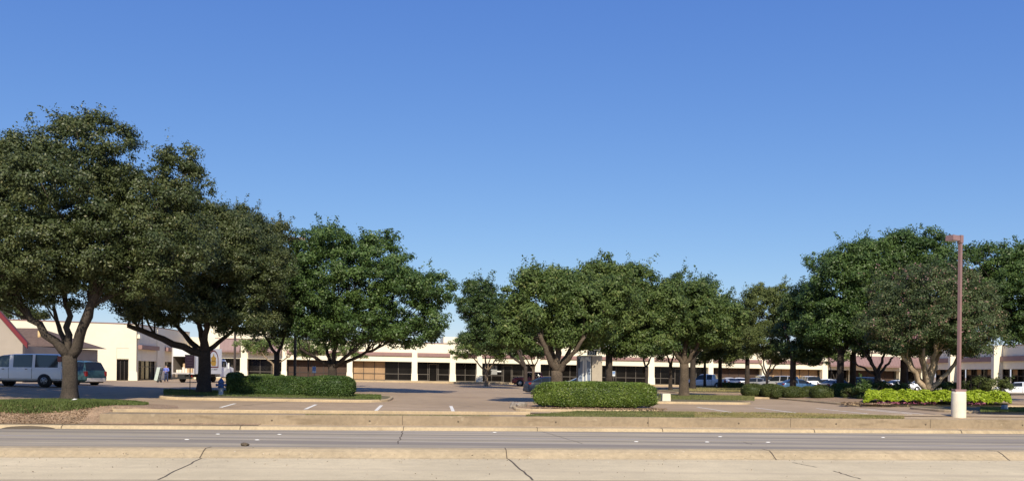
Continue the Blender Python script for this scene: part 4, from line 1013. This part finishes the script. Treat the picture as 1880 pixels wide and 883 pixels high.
b = MB(lambda v: rot @ v); b.box(-.80, -.38, -.17, .17, ztop-.312, ztop-.302); b.build('lens', M['lamp_w'], hd)
# two more slim posts in the lot at the left
X = PX(541, 66); z0 = lot(X, 66); zt = W(548, 437, 66).z-z0
l2 = empty('street_lamp', Vector((X, 66, z0)), 0, 'dark lamp post rising between the two leafy trees left of centre', 'street lamp')
b = MB(); b.box(-.09, .09, -.09, .09, 0, zt); b.build('post', M['poledark'], l2)
b = MB(); b.box(-.55, .1, -.2, .2, zt-.28, zt+.02); b.box(.1, .75, -.2, .2, zt-.28, zt+.02); b.build('lamp_head', M['pole'], l2)
X = PX(430.5, 84); z0 = lot(X, 84); zt = W(431, 572, 84).z-z0
l3 = empty('street_lamp', Vector((X, 84, z0)), 0, 'slim grey lamp post behind the box truck', 'street lamp')
b = MB(); b.box(-.09, .09, -.09, .09, 0, zt); b.build('post', M['poledark'], l3); b = MB(); b.box(-.5, .3, -.18, .18, zt-.25, zt+.02); b.build('lamp_head', M['pole'], l3)
# estate sign
X = PX(348, 47.6); z0 = lot(X, 47.6)+.15; b0 = W(340, 652, 47.6); b1 = W(356, 676, 47.6)
sg = empty('board_sign', Vector((X, 47.6, z0)), 0, 'small dark maroon board sign on a thin post on the hydrant island', 'sign')
b = MB(); b.box(-.28, .24, -.02, .02, b1.z-z0, b0.z-z0); b.build('panel', mat('sign_maroon', (.13,.065,.085), .6), sg)
b = MB()
for i, ww in enumerate((.36, .28, .38, .3)): b.box(-.02-ww/2, -.02+ww/2, -.026, -.022, b0.z-z0-.14-i*.15, b0.z-z0-.10-i*.15)
b.build('lettering', mat('sign_ink', (.24,.15,.17), .6), sg)
b = MB(); b.box(-.02, .02, .021, .05, -.1, b0.z-z0+.03); b.box(-.3, .26, -.025, .025, b0.z-z0+.002, b0.z-z0+.04); b.build('post', M['trim'], sg)
# hydrant
X = PX(405.5, 47.8); z0 = lot(X, 47.8)+.17; hy = empty('fire_hydrant', Vector((X, 47.8, z0)), R(0), 'blue capped fire hydrant with a pale barrel beside the dark hedge', 'hydrant')
hb = mat('hydrant_blue', (.035,.09,.24), .45); hw_ = mat('hydrant_barrel', (.42,.42,.38), .5)
k_ = 1.08
b = MB(); b.lathe((0, 0, 0), [(.17*k_, -.05), (.17*k_, .04), (.12*k_, .05), (.115*k_, .42)], 20); b.build('barrel', hw_, hy)
b = MB(); b.lathe((0, 0, 0), [(.16*k_, .42), (.17*k_, .46), (.145*k_, .48), (.145*k_, .70), (.17*k_, .72), (.17*k_, .76), (.14*k_, .80), (.09*k_, .90), (.04*k_, .95), (.04*k_, 1.0)], 20); b.build('bonnet', hb, hy)
for s_i in (-1, 1):
    b = MB(); b.cyl((s_i*.13, 0, .58), (s_i*.25, 0, .58), .065, n=12); b.cyl((s_i*.25, 0, .58), (s_i*.29, 0, .58), .08, n=6); b.build('outlet_cap', hb, hy)
b = MB(); b.cyl((0, -.13, .56), (0, -.24, .56), .085, n=14); b.cyl((0, -.24, .56), (0, -.28, .56), .10, n=6); b.build('pumper_cap', hb, hy)
# monument sign
D_ = 49; s0 = toS(*[PX(1062, D_), D_]); Xl, Xm, Xr = W(1062, 700, D_).x, W(1086.5, 700, D_).x, W(1105.5, 700, D_).x
zt = W(1086, 652.5, D_).z; zg = lot(Xm, D_)
ms = empty('monument_sign', Vector((Xm, D_, zg)), 0, 'concrete monument sign with a blue and white directory face behind the long hedge', 'sign')
yl = .85; hS = zt-zg
b = MB(); # wedge: artwork face turned to the left, concrete end face to the right
q = [(Xl-Xm, .55), (0, 0), (Xr-Xm, .04), (Xr-Xm, 1.6), (Xl-Xm, 1.6)]
vs = [(x_, y_, -.1) for x_, y_ in q]+[(x_, y_, hS) for x_, y_ in q]; k = len(q)
b.add(vs, [tuple(range(k))[::-1], tuple(range(k, 2*k))]+[(i, (i+1) % k, (i+1) % k+k, i+k) for i in range(k)]); b.build('concrete_block', M['sign_conc'], ms, bevel=.02)
b = MB(); b.box(.12*0+.001+.02, Xr-Xm-.02, -.004, .0, .55, .575); b.build('pour_joint', M['crack'], ms)
fw = math.hypot(Xl-Xm, .55); ang = math.atan2(-.55, -(Xl-Xm)); fa = lambda v: Vector((Xl-Xm, .55, 0))+Vector((math.cos(ang), math.sin(ang), 0))*v.x+Vector((math.sin(ang), -math.cos(ang), 0))*v.y+Vector((0, 0, v.z))
b = MB(fa); b.box(.02, fw-.02, .004, .03, .5, hS-.02); face = b.build('sign_face', mat('sign_bluegrey', (.22,.27,.36), .4, noise=(3,.15)), ms)
b = MB(fa); yw = .034
def ql(x0, z0, x1, z1, w0, w1): b.add([(x0-w0/2, yw, z0), (x0+w0/2, yw, z0), (x1+w1/2, yw, z1), (x1-w1/2, yw, z1)], [(0,1,2,3)])
ql(fw*.40, .9, fw*.44, hS-.1, .10, .14); ql(fw*.66, .9, fw*.58, hS-.1, .12, .10); ql(fw*.20, hS-.35, fw*.44, hS-.08, .12, .30); ql(fw*.86, hS-.35, fw*.62, hS-.08, .14, .32)
yw = .037; ql(fw*.94, .55, fw*.94, hS-.1, .05, .05); ql(fw*.42, .85, fw*.5, 1.02, .3, .55); ql(fw*.5, .5, fw*.46, .9, .08, .1); ql(fw*.76, .5, fw*.70, .85, .08, .1); ql(fw*.15, .5, fw*.19, .8, .08, .06)
b.build('white_figures', M['lamp_w'], face)
b = MB(fa)
for z_ in (.82, 1.02, 1.08, 1.2): b.box(.03, fw-.03, .0385, .041, z_, z_+.028)
b.box(.06, .16, .0385, .041, hS-.75, hS-.2); b.build('dark_lines', mat('sign_navy', (.04,.05,.08), .5), face)
b = MB(fa); b.box(0, .03, .0, .05, .4, hS); b.box(fw-.03, fw, .0, .05, .4, hS); b.box(.03, fw-.03, .0, .05, hS-.022, hS); b.build('face_frame', M['trim'], ms)
b = MB(); b.box(-.26, .30, .30, .36, hS+.02, hS+.30); pn = b.build('number_plate', mat('plate_dark', (.05,.055,.05), .6), ms)
b = MB(); b.box(.10, .52, .18, .24, hS+.32, hS+.36); b.box(.46, .52, .18, .24, hS+.34, hS+.50); b.box(.42, .46, .22, .26, hS, hS+.34); b.build('floodlight_bracket', M['lamp_w'], ms)
tx = bpy.data.curves.new('digits', 'FONT'); tx.body = '301'; tx.size = .30; tx.extrude = .004
to = bpy.data.objects.new('digits', tx); col.objects.link(to); bpy.context.view_layer.update()
me = bpy.data.meshes.new_from_object(to.evaluated_get(bpy.context.evaluated_depsgraph_get())); bpy.data.objects.remove(to)
me.materials.clear(); me.materials.append(M['lamp_w']); to = bpy.data.objects.new('house_number', me); col.objects.link(to); to.parent = pn; to.rotation_euler = (R(90), 0, 0); to.location = (-.22, .292, hS+.06)
# parking signs
for (px, D_, pyt, lab) in ((576.5, 72, 672.5, 'blue and white disabled parking sign behind the dark left hedge'), (1126.5, 92, 681, 'white parking sign with a blue mark right of the monument sign')):
    X = PX(px, D_); z0 = lot(X, D_); zt = W(px, pyt, D_).z-z0
    ps = empty('parking_sign', Vector((X, D_, z0)), 0, lab, 'sign', 'disabled parking signs on posts')
    b = MB(); b.cyl((0, 0, 0), (0, 0, zt-.02), .03, n=8); b.build('post', M['mullion'], ps)
    b = MB(); b.box(-.16, .16, -.045, -.032, zt-.55, zt); pa = b.build('plate', M['lamp_w'], ps)
    b = MB(); b.box(-.13, .13, -.05, -.047, zt-.36, zt-.04); b.build('blue_field', mat('sign_blue', (.03,.16,.45), .5), pa)
    b = MB(); b.lathe((0, 0, 0), [(.001, 0), (.001, 0.001)], 3); b = MB()
    b.box(-.015, .015, -.054, -.051, zt-.22, zt-.08); b.box(-.015, .06, -.054, -.051, zt-.23, zt-.205)
    for i in range(10):
        a0, a1 = R(160+i*22), R(160+(i+1)*22); c0 = (0, zt-.24)
        b.add([(math.cos(a)*r_, -.054, c0[1]+math.sin(a)*r_) for a, r_ in ((a0, .055), (a1, .055), (a1, .08), (a0, .08))], [(0,1,2,3)])
    b.build('wheelchair_symbol', M['lamp_w'], pa)
# cream cap block on the centre right island
X = PX(1222.5, 52.5); b = MB(); b.box(-.27, .27, -.25, .25, -.1, .48, top=(.015, .015)); b.box(-.22, .22, -.2, .2, .48, .50)
o = b.build('utility_box', M['conc_base'], bevel=.02); o.location = (X, 52.5, lot(X, 52.5)+.10); tag(o, 'small cream concrete utility box at the left end of the right island', 'utility box')
# bollard foot beside the pillar
X = PX(636.5, 60); b = MB(); b.lathe((0, 0, 0), [(.15, 0), (.15, .75), (.11, .86), (.02, .9)], 18); o = b.build('bollard', M['conc_base']); o.location = (X, 60, lot(X, 60)); tag(o, 'short cream bollard at the right end of the left hedge', 'bollard')
# ground spotlight
X = PX(1845, 44.5); fl = empty('ground_spotlight', Vector((X, 44.5, lot(X, 44.5)+.14)), R(20), 'small grey ground spotlight on the corner island lawn', 'spotlight')
b = MB(); b.box(-.16, .16, -.10, .14, .06, .30, top=(.03, .03)); b.build('housing', mat('spot_grey', (.16,.20,.24), .5), fl, bevel=.02); b = MB(); b.box(-.04, .04, -.04, .04, -.05, .08); b.build('stake', M['trim'], fl)
# rocks
rk_m = mat('rock', (.27,.23,.19), .9, noise=((3,.2),(12,.2)), bump=.6, bscale=10)
import bmesh
for i, (px, D_, r_, lab) in enumerate(((942, 43.2, .26, 'leaning slab rock, left of the three by the island tip'), (949, 43.0, .24, 'rounded rock between the other two at the island tip'), (957, 42.6, .30, 'largest rock, nearest the long hedge'))):
    bm = bmesh.new(); bmesh.ops.create_icosphere(bm, subdivisions=2, radius=r_); rg3 = random.Random(i)
    for v in bm.verts: v.co *= 1+.22*math.sin(v.co.x*9+i)*math.cos(v.co.z*11+i*2)+rg3.uniform(-.07, .07)
    me = bpy.data.meshes.new('rock'); bm.to_mesh(me); bm.free(); me.materials.append(rk_m); o = bpy.data.objects.new('rock', me); col.objects.link(o)
    X = PX(px, D_); o.location = (X, D_, lot(X, D_)+.12); o.scale = (.75, 1.0, .85); o.rotation_euler = (0, R(25*(1-i)), i); tag(o, lab, 'rock', 'rocks at the tip of the hedge island')
def specks(rs):
    if rs.rand() < .75: px = rs.uniform(-60, 1940); d = rs.uniform(13.3, 17.2) if rs.rand() < .5 else 16.5+rs.normal()*.2; x, y = G(px, d); return (x, y, near_z(x, y)+.012 if d < 16.5 else -1.60+.012 if d > 17 else -1.70+.03)
    px = rs.uniform(-60, 1940); d = 36.55-abs(rs.normal())*.3; x, y = G(px, d); return (x, y, far_z(x, y)+.01)
scatter('debris', specks, 750, .024, leafmat('speck', (.08,.06,.04), (.45,.36,.24), (.75,.7,.6), 0, .9), 'tiny stones and leaf bits in the gutters', 'debris', 15, upright=False, wid=.7)
# raised pavement markers
mk = mat('marker', (.85,.83,.78), .4)
mlist = [(343, 29.9), (472, 29.9), (1298, 29.9), (1410, 29.9), (400, 33.3), (513, 33.3), (908, 35.6), (1322, 33.3), (1621, 33.3), (1168, 29.9)]
for i, (px, d) in enumerate(mlist):
    x, y = G(px, d); b = MB(); b.lathe((0, 0, 0), [(.055, 0), (.052, .010), (.03, .018), (.01, .02)], 14); o = b.build('road_marker', mk); o.location = (x, y, far_z(x, y)+.002)
    o.scale = (1.6, 1.0, 1.0); tag(o, 'small white round marker on the far road lane line', 'road marker', 'white raised markers on the far road')
# litter and clods
for (x, y, z_, s, mm, lab) in ((*G(450, 27.6), None, .10, M['crack'], 'dark clump of debris beyond the near kerb'), ):
    z_ = far_z(x, y)
    bm = bmesh.new(); bmesh.ops.create_icosphere(bm, subdivisions=2, radius=s)
    for v in bm.verts: v.co *= 1+random.uniform(-.25, .25)
    me = bpy.data.meshes.new('debris'); bm.to_mesh(me); bm.free(); me.materials.append(mm); o = bpy.data.objects.new('debris_clump', me); col.objects.link(o); o.location = (x, y, z_+.05); o.scale = (1.4, 1, .7); tag(o, lab, 'debris')
b = MB(); b.add([(-.12, -.05, 0), (.10, -.08, .02), (.13, .06, .05), (-.08, .07, .01), (0, 0, .07)], [(0,1,4), (1,2,4), (2,3,4), (3,0,4)]); o = b.build('paper_scrap', M['lamp_w']); s_, d_ = toS(PX(136, 39.3), 39.3); o.location = (PX(136, 39.3), 39.3, bermz(s_, d_)+.1); tag(o, 'crumpled white paper scrap on the grass bank below the big tree', 'litter')

# ------------------------------------------------------------------ hedges and shrubs
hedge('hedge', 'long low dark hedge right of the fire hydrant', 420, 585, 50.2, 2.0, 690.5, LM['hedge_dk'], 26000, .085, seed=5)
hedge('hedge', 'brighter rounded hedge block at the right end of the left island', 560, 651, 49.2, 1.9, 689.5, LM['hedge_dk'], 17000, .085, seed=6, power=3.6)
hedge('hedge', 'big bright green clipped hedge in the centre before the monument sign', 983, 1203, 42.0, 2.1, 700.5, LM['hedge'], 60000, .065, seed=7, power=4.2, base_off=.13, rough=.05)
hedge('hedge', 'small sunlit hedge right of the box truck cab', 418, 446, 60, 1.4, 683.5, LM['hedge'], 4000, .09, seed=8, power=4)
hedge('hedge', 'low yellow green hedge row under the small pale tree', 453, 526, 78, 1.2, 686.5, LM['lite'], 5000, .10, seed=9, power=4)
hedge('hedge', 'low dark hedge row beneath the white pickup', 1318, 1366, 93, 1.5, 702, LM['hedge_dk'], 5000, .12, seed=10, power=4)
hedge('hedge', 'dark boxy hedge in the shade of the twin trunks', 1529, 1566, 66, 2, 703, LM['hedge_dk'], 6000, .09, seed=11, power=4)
bs = [(1362, 1404, 66, 704, 'leftmost round bush of the clipped group'), (1386, 1410, 68, 706, 'narrow bush tucked behind the leftmost one'),
      (1399, 1436, 64.5, 704, 'full round bush, second along the front of the group'), (1415, 1442, 63.8, 707, 'smaller round bush leaning on the second one'),
      (1437, 1476, 63.2, 709, 'wide low bush in the middle of the clipped group'), (1470, 1494, 65, 709, 'small pale bush left of the biggest boxy bush'),
      (1488, 1529, 61.6, 706.5, 'biggest boxy bush at the right end of the clipped group')]
for i, (a, c, D_, ty, lab) in enumerate(bs):
    hedge('round_bush', lab, a, c, D_, (c-a)*D_/F*.95, ty, LM['bush'], 6500, .075, 'bush', 'clipped round bushes along the right island', seed=20+i, power=2.7, rough=.07, base_off=.06)
def shrub(label, px, D, top, rxp, m, seed, n=5000, leaf=.12, group=None):
    x0 = PX(px, D); zb = lot(x0, D)+.1; zt = W(px, top, D).z-zb; rx = rxp*D/F
    e = empty('shrub', Vector((x0, D, zb)), 0, label, 'shrub', group); rg_ = random.Random(seed); b = MB()
    for k in range(7): a = rg_.uniform(0, 6.28); b.tube(curve((0, 0, -.05), (math.cos(a)*rx*.6, math.sin(a)*rx*.6, zt*.8), Vector((0, 0, .1)), 4, rg_), [.03, .025, .02, .015, .01], 5)
    b.build('stems', M['bark_dark'], e)
    crown('foliage', auto_lobes((0, 0, zt*.52), rx, rx*.8, zt*.52, 9, seed, low=-.9), n, leaf, .28, m, e, seed, .2)
shrub('dark loose shrub left of the pale forked trunk', 1600, 58, 700, 40, LM['hedge_dk'], 41)
shrub('dark shrub just behind the left end of the chartreuse bed', 1645, 60, 702, 38, LM['hedge_dk'], 42)
shrub('dark shrub directly right of the pale forked trunk', 1735, 60, 698, 34, LM['hedge_dk'], 43)
shrub('loose grey green shrub behind the lamp post base', 1785, 59, 694, 36, LM['bush'], 44)
shrub('tall wispy shrub at the right end of the chartreuse bed', 1826, 58, 688, 32, LM['bush'], 45)
shrub('low grey shrub beside the mulch at the island corner', 1565, 60, 712, 22, LM['bush'], 46, 2500)
# chartreuse vine bed
def vine_obj():
    rs = np.random.RandomState(9); n = 30000; px = rs.uniform(1586, 1856, n); d = rs.uniform(51.2, 55.6, n); P_ = np.zeros((n, 3))
    for i in range(n):
        x = PX(px[i], d[i]); f = min(1, (d[i]-51.1)/.9); e_ = min(1, (px[i]-1584)/10, (1858-px[i])/10)
        h = (.16+.52*math.sqrt(max(0, f)))*math.sqrt(max(.05, e_))*(1+.16*math.sin(x*3.1)+.12*math.sin(x*7.7+d[i]*3)+.1*math.sin(x*13))
        P_[i] = (x, d[i]+.07*x*0, lot(x, d[i])+.14+h*(1-abs(rs.normal())*.16))
    nr = rs.normal(size=(n, 3))*.5+np.array([0, -.35, .8])
    var = rs.rand(n)*.93
    o = leaf_object('vine_bed', P_, nr, .15*(.6+.8*rs.rand(n)), var, LM['vine'], None, .8, rs=rs)
    tag(o, 'bright chartreuse leafy ground cover along the right planting bed', 'ground cover', None, 'stuff')
vine_obj()
scatter('flowers', lambda rs: (lambda px, d: (PX(px, d), d, lot(PX(px, d), d)+.22+rs.rand()*.12))(rs.choice([rs.uniform(1610, 1650), rs.uniform(1640, 1720), rs.uniform(1770, 1810)]), rs.uniform(50.6, 51.2)), 220, .10,
        leafmat('petals', (.30,.06,.12), (.42,.16,.2), (.9,.85,.85), .2), 'small pink and white flowers fringing the chartreuse bed', 'flowers', 13, upright=False, wid=.8)

# ------------------------------------------------------------------ trees
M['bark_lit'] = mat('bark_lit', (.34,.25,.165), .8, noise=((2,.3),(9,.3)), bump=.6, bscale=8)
M['bark_elm_shaded'] = mat('bark_elm_shaded', (.056,.043,.032), .95, noise=((2,.3),(16,.35)), bump=1.0, bscale=14)  # elm bark darkened, the crown's shade on trunk and limbs put into its colour
B = M['bark_grey']; BD = M['bark_dark']; BP = M['bark_pale']
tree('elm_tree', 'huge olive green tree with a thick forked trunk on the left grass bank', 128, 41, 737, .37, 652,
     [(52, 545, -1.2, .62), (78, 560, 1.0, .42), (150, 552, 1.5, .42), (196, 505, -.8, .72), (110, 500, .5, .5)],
     [(100, 385, 185, 168), (60, 480, 190, 88, -1), (-60, 400, 165, 170), (265, 400, 105, 110, .5), (300, 470, 90, 80, -.5), (160, 270, 85, 65), (310, 320, 60, 70, 1), (20, 540, 110, 32, -1), (250, 520, 90, 36)], 290000, .115, .40, LM['olive'], M['bark_elm_shaded'], 101, wisp=.16, nl=15, depth=.8, ground_z=-1.66)
tree('elm_tree', 'broad olive tree with low spreading dark limbs beside the fire hydrant', 375, 50.5, 722, .40, 645,
     [(255, 600, -1.5, .62), (300, 590, 1.6, .5), (362, 570, 0, .55), (392, 560, -1, .55), (430, 590, 1, .4)],
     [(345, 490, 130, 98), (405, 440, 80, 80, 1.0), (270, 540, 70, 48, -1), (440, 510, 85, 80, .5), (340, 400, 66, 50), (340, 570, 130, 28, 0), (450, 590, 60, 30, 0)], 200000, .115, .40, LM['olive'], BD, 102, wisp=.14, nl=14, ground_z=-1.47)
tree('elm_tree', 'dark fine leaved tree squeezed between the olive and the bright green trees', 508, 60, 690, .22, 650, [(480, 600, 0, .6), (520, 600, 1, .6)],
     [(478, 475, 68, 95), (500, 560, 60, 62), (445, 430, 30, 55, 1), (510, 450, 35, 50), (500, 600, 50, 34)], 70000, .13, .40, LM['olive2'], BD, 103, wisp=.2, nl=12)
tree('oak_tree', 'bright green oak with a low spreading crown behind the left hedge', 610, 61, 697, .34, 672,
     [(560, 640, -1.5, .5), (588, 630, 1.5, .5), (620, 610, 0, .6), (660, 640, -1.2, .55), (700, 632, 1.2, .45)],
     [(640, 520, 120, 100), (735, 560, 92, 75), (590, 480, 62, 70, -.5), (690, 465, 48, 42), (560, 570, 50, 62), (790, 545, 32, 48), (640, 605, 120, 28), (740, 615, 80, 24)], 110000, .16, .50, LM['oak'], BD, 104, wisp=.17, nl=14)
tree('crape_myrtle', 'small pale green tree with a light trunk behind the left hedge', 503, 79, 690, .16, 668, [(478, 645, 0, .6), (510, 640, .5, .6), (540, 650, -.5, .5)],
     [(470, 634, 34, 15), (515, 632, 36, 16), (548, 642, 26, 16)], 9000, .14, .42, LM['lite'], BP, 105, wisp=.25, nl=10)
tree('crape_myrtle', 'slim pale tree hidden behind the bright green oak', 566, 81, 690, .09, 660, [(558, 640, 0, .6), (575, 640, .5, .6)],
     [(575, 640, 40, 20), (640, 645, 34, 16)], 8000, .14, .42, LM['lite'], BD, 106, wisp=.25, nl=10)
tree('pear_tree', 'small light green tree with clustered stems before the centre shopfronts', 893, 99, 703, .22, 682, [(868, 655, 0, .5), (890, 648, 1, .6), (915, 652, -1, .5), (902, 645, 0, .4)],
     [(890, 632, 62, 26), (855, 645, 30, 16), (940, 640, 26, 20)], 17000, .18, .55, LM['pear'], BP, 107, wisp=.2, nl=14)
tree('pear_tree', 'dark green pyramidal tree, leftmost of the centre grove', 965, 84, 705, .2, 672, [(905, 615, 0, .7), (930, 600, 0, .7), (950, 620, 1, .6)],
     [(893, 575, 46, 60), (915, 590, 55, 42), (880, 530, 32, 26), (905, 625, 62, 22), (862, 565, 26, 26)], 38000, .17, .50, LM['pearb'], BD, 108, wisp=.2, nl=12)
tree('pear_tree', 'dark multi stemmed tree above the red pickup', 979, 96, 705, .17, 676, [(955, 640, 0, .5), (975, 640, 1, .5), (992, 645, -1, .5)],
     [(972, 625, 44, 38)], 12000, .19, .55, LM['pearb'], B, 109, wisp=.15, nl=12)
tree('pear_tree', 'large green tree with a grey forked trunk left of the monument sign', 1022, 47.5, 740, .37, 680,
     [(988, 612, -1, .55), (1005, 600, 1, .5), (1030, 590, 0, .6), (1072, 618, -1, .45), (1055, 625, 1.2, .45)],
     [(1000, 555, 72, 72), (1060, 575, 80, 60), (965, 590, 48, 42), (1030, 520, 45, 32), (1100, 560, 66, 56, .5), (1040, 612, 95, 24, 1), (950, 615, 50, 26)], 85000, .14, .42, LM['pear'], B, 110, wisp=.08, nl=13, ground_z=-1.72)
tree('pear_tree', 'tall rounded green tree rising behind the monument sign', 1118, 56, 715, .26, 650, [(1080, 600, 0, .5), (1130, 590, 0, .6), (1165, 610, 1, .5)],
     [(1130, 545, 82, 76), (1180, 590, 62, 52), (1100, 600, 75, 42), (1110, 634, 60, 24), (1180, 632, 55, 26), (1100, 510, 48, 32), (1165, 514, 50, 34), (1212, 560, 55, 50)], 75000, .15, .46, LM['pear'], BD, 111, wisp=.07, nl=14)
tree('pear_tree', 'broad crowned green tree with a sunlit fluted trunk on the right island', 1256, 63, 728, .38, 668,
     [(1222, 625, -1, .45), (1243, 610, 1, .5), (1262, 600, 0, .6), (1285, 615, -1, .45), (1300, 630, 1, .4)],
     [(1250, 575, 88, 52), (1300, 590, 62, 56), (1205, 600, 58, 50), (1235, 545, 45, 28), (1290, 618, 60, 28), (1215, 622, 45, 24)], 72000, .16, .48, LM['pear'], B, 112, wisp=.08, nl=14)
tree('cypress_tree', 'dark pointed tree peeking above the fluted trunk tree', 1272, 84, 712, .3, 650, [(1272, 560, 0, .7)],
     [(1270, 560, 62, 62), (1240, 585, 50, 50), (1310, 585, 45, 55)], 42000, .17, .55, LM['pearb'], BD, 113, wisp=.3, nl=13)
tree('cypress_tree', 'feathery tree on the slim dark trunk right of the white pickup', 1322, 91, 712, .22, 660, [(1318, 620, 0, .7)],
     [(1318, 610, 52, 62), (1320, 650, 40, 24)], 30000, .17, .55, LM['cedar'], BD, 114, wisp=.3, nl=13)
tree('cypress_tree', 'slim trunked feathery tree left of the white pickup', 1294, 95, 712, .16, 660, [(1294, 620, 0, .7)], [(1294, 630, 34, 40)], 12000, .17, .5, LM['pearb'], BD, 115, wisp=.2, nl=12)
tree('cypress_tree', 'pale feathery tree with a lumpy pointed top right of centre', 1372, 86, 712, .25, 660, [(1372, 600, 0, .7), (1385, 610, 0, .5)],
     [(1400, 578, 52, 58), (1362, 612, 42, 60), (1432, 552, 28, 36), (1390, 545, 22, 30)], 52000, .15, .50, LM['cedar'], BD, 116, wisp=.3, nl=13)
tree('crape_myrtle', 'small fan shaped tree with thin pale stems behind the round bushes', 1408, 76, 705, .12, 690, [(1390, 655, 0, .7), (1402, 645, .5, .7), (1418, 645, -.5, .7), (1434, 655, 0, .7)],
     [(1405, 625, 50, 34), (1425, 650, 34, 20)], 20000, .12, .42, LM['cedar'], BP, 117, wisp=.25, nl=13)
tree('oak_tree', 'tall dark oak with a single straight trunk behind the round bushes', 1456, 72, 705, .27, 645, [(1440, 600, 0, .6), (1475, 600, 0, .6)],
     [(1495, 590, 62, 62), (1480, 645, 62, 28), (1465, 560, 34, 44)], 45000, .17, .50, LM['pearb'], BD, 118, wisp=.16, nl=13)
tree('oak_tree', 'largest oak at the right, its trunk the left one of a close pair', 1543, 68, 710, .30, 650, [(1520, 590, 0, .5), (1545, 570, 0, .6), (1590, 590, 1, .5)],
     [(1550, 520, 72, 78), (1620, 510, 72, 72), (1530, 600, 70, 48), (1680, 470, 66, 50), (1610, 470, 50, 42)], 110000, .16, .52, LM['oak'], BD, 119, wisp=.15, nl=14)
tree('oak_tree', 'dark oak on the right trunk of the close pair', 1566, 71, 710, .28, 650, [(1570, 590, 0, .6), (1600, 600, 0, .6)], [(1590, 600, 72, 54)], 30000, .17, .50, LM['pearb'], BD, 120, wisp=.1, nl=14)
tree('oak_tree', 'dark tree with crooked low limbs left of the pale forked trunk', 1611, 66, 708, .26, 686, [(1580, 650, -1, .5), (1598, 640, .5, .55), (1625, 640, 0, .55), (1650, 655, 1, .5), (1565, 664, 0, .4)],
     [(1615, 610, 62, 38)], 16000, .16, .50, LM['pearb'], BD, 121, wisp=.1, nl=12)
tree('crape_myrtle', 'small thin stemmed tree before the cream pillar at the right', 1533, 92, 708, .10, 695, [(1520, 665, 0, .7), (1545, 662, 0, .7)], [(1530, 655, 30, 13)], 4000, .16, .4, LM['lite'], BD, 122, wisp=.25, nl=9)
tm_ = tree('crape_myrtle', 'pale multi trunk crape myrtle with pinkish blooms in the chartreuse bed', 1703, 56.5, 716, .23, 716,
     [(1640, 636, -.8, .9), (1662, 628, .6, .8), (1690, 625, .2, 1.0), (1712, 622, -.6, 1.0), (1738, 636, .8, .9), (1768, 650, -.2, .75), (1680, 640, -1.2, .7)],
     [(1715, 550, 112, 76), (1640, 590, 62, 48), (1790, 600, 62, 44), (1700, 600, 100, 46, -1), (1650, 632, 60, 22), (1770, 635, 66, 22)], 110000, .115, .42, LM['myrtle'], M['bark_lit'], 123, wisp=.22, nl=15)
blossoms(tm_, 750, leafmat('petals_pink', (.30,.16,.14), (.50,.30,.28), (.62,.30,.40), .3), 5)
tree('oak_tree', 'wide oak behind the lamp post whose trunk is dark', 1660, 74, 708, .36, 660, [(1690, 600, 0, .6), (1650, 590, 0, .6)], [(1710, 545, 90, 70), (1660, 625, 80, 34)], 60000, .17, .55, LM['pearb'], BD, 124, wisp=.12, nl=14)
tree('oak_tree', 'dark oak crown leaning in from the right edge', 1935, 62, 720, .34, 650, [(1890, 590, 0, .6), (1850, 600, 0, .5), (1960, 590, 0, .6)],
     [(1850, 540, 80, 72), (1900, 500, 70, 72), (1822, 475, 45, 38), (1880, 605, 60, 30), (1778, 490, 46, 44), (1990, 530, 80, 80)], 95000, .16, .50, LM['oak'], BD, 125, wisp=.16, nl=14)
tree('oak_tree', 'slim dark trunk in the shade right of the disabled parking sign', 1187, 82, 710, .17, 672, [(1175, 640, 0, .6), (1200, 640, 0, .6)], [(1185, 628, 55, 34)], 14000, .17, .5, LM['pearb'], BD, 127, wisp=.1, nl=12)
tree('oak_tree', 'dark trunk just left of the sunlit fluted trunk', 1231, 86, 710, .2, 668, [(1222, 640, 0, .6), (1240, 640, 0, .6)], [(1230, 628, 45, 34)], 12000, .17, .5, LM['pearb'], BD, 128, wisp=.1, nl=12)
# distant trees over the roofs at the left
tree('elm_tree', 'distant tree top above the white end block at the left', 15, 140, 700, .3, 640, [(15, 600, 0, .6)], [(15, 572, 50, 16), (60, 578, 30, 10)], 8000, .3, .8, LM['olive2'], BD, 130, wisp=.1, nl=9, ground_z=-1.4)
# off-frame neighbours that shade what the photograph shows shaded
tree('elm_tree', 'olive tree beyond the left edge shading the white van', -210, 46, 737, .35, 640, [(-240, 560, 0, .6), (-150, 560, 0, .6)], [(-170, 470, 170, 110), (-60, 520, 80, 60)], 45000, .15, .5, LM['olive'], B, 131, nl=14)
tree('oak_tree', 'oak at the right beyond the frame shading the corner lawn', 2010, 37.9, 760, .3, 640, [(1990, 560, 0, .6), (2040, 560, 0, .6)], [(2075, 530, 150, 85)], 30000, .16, .5, LM['oak'], B, 132, nl=14, ground_z=-1.95)

# off-frame lamp etc. none; small thin stemmed shrub before the right wing
sc.render.resolution_x = 1024; sc.render.resolution_y = 480
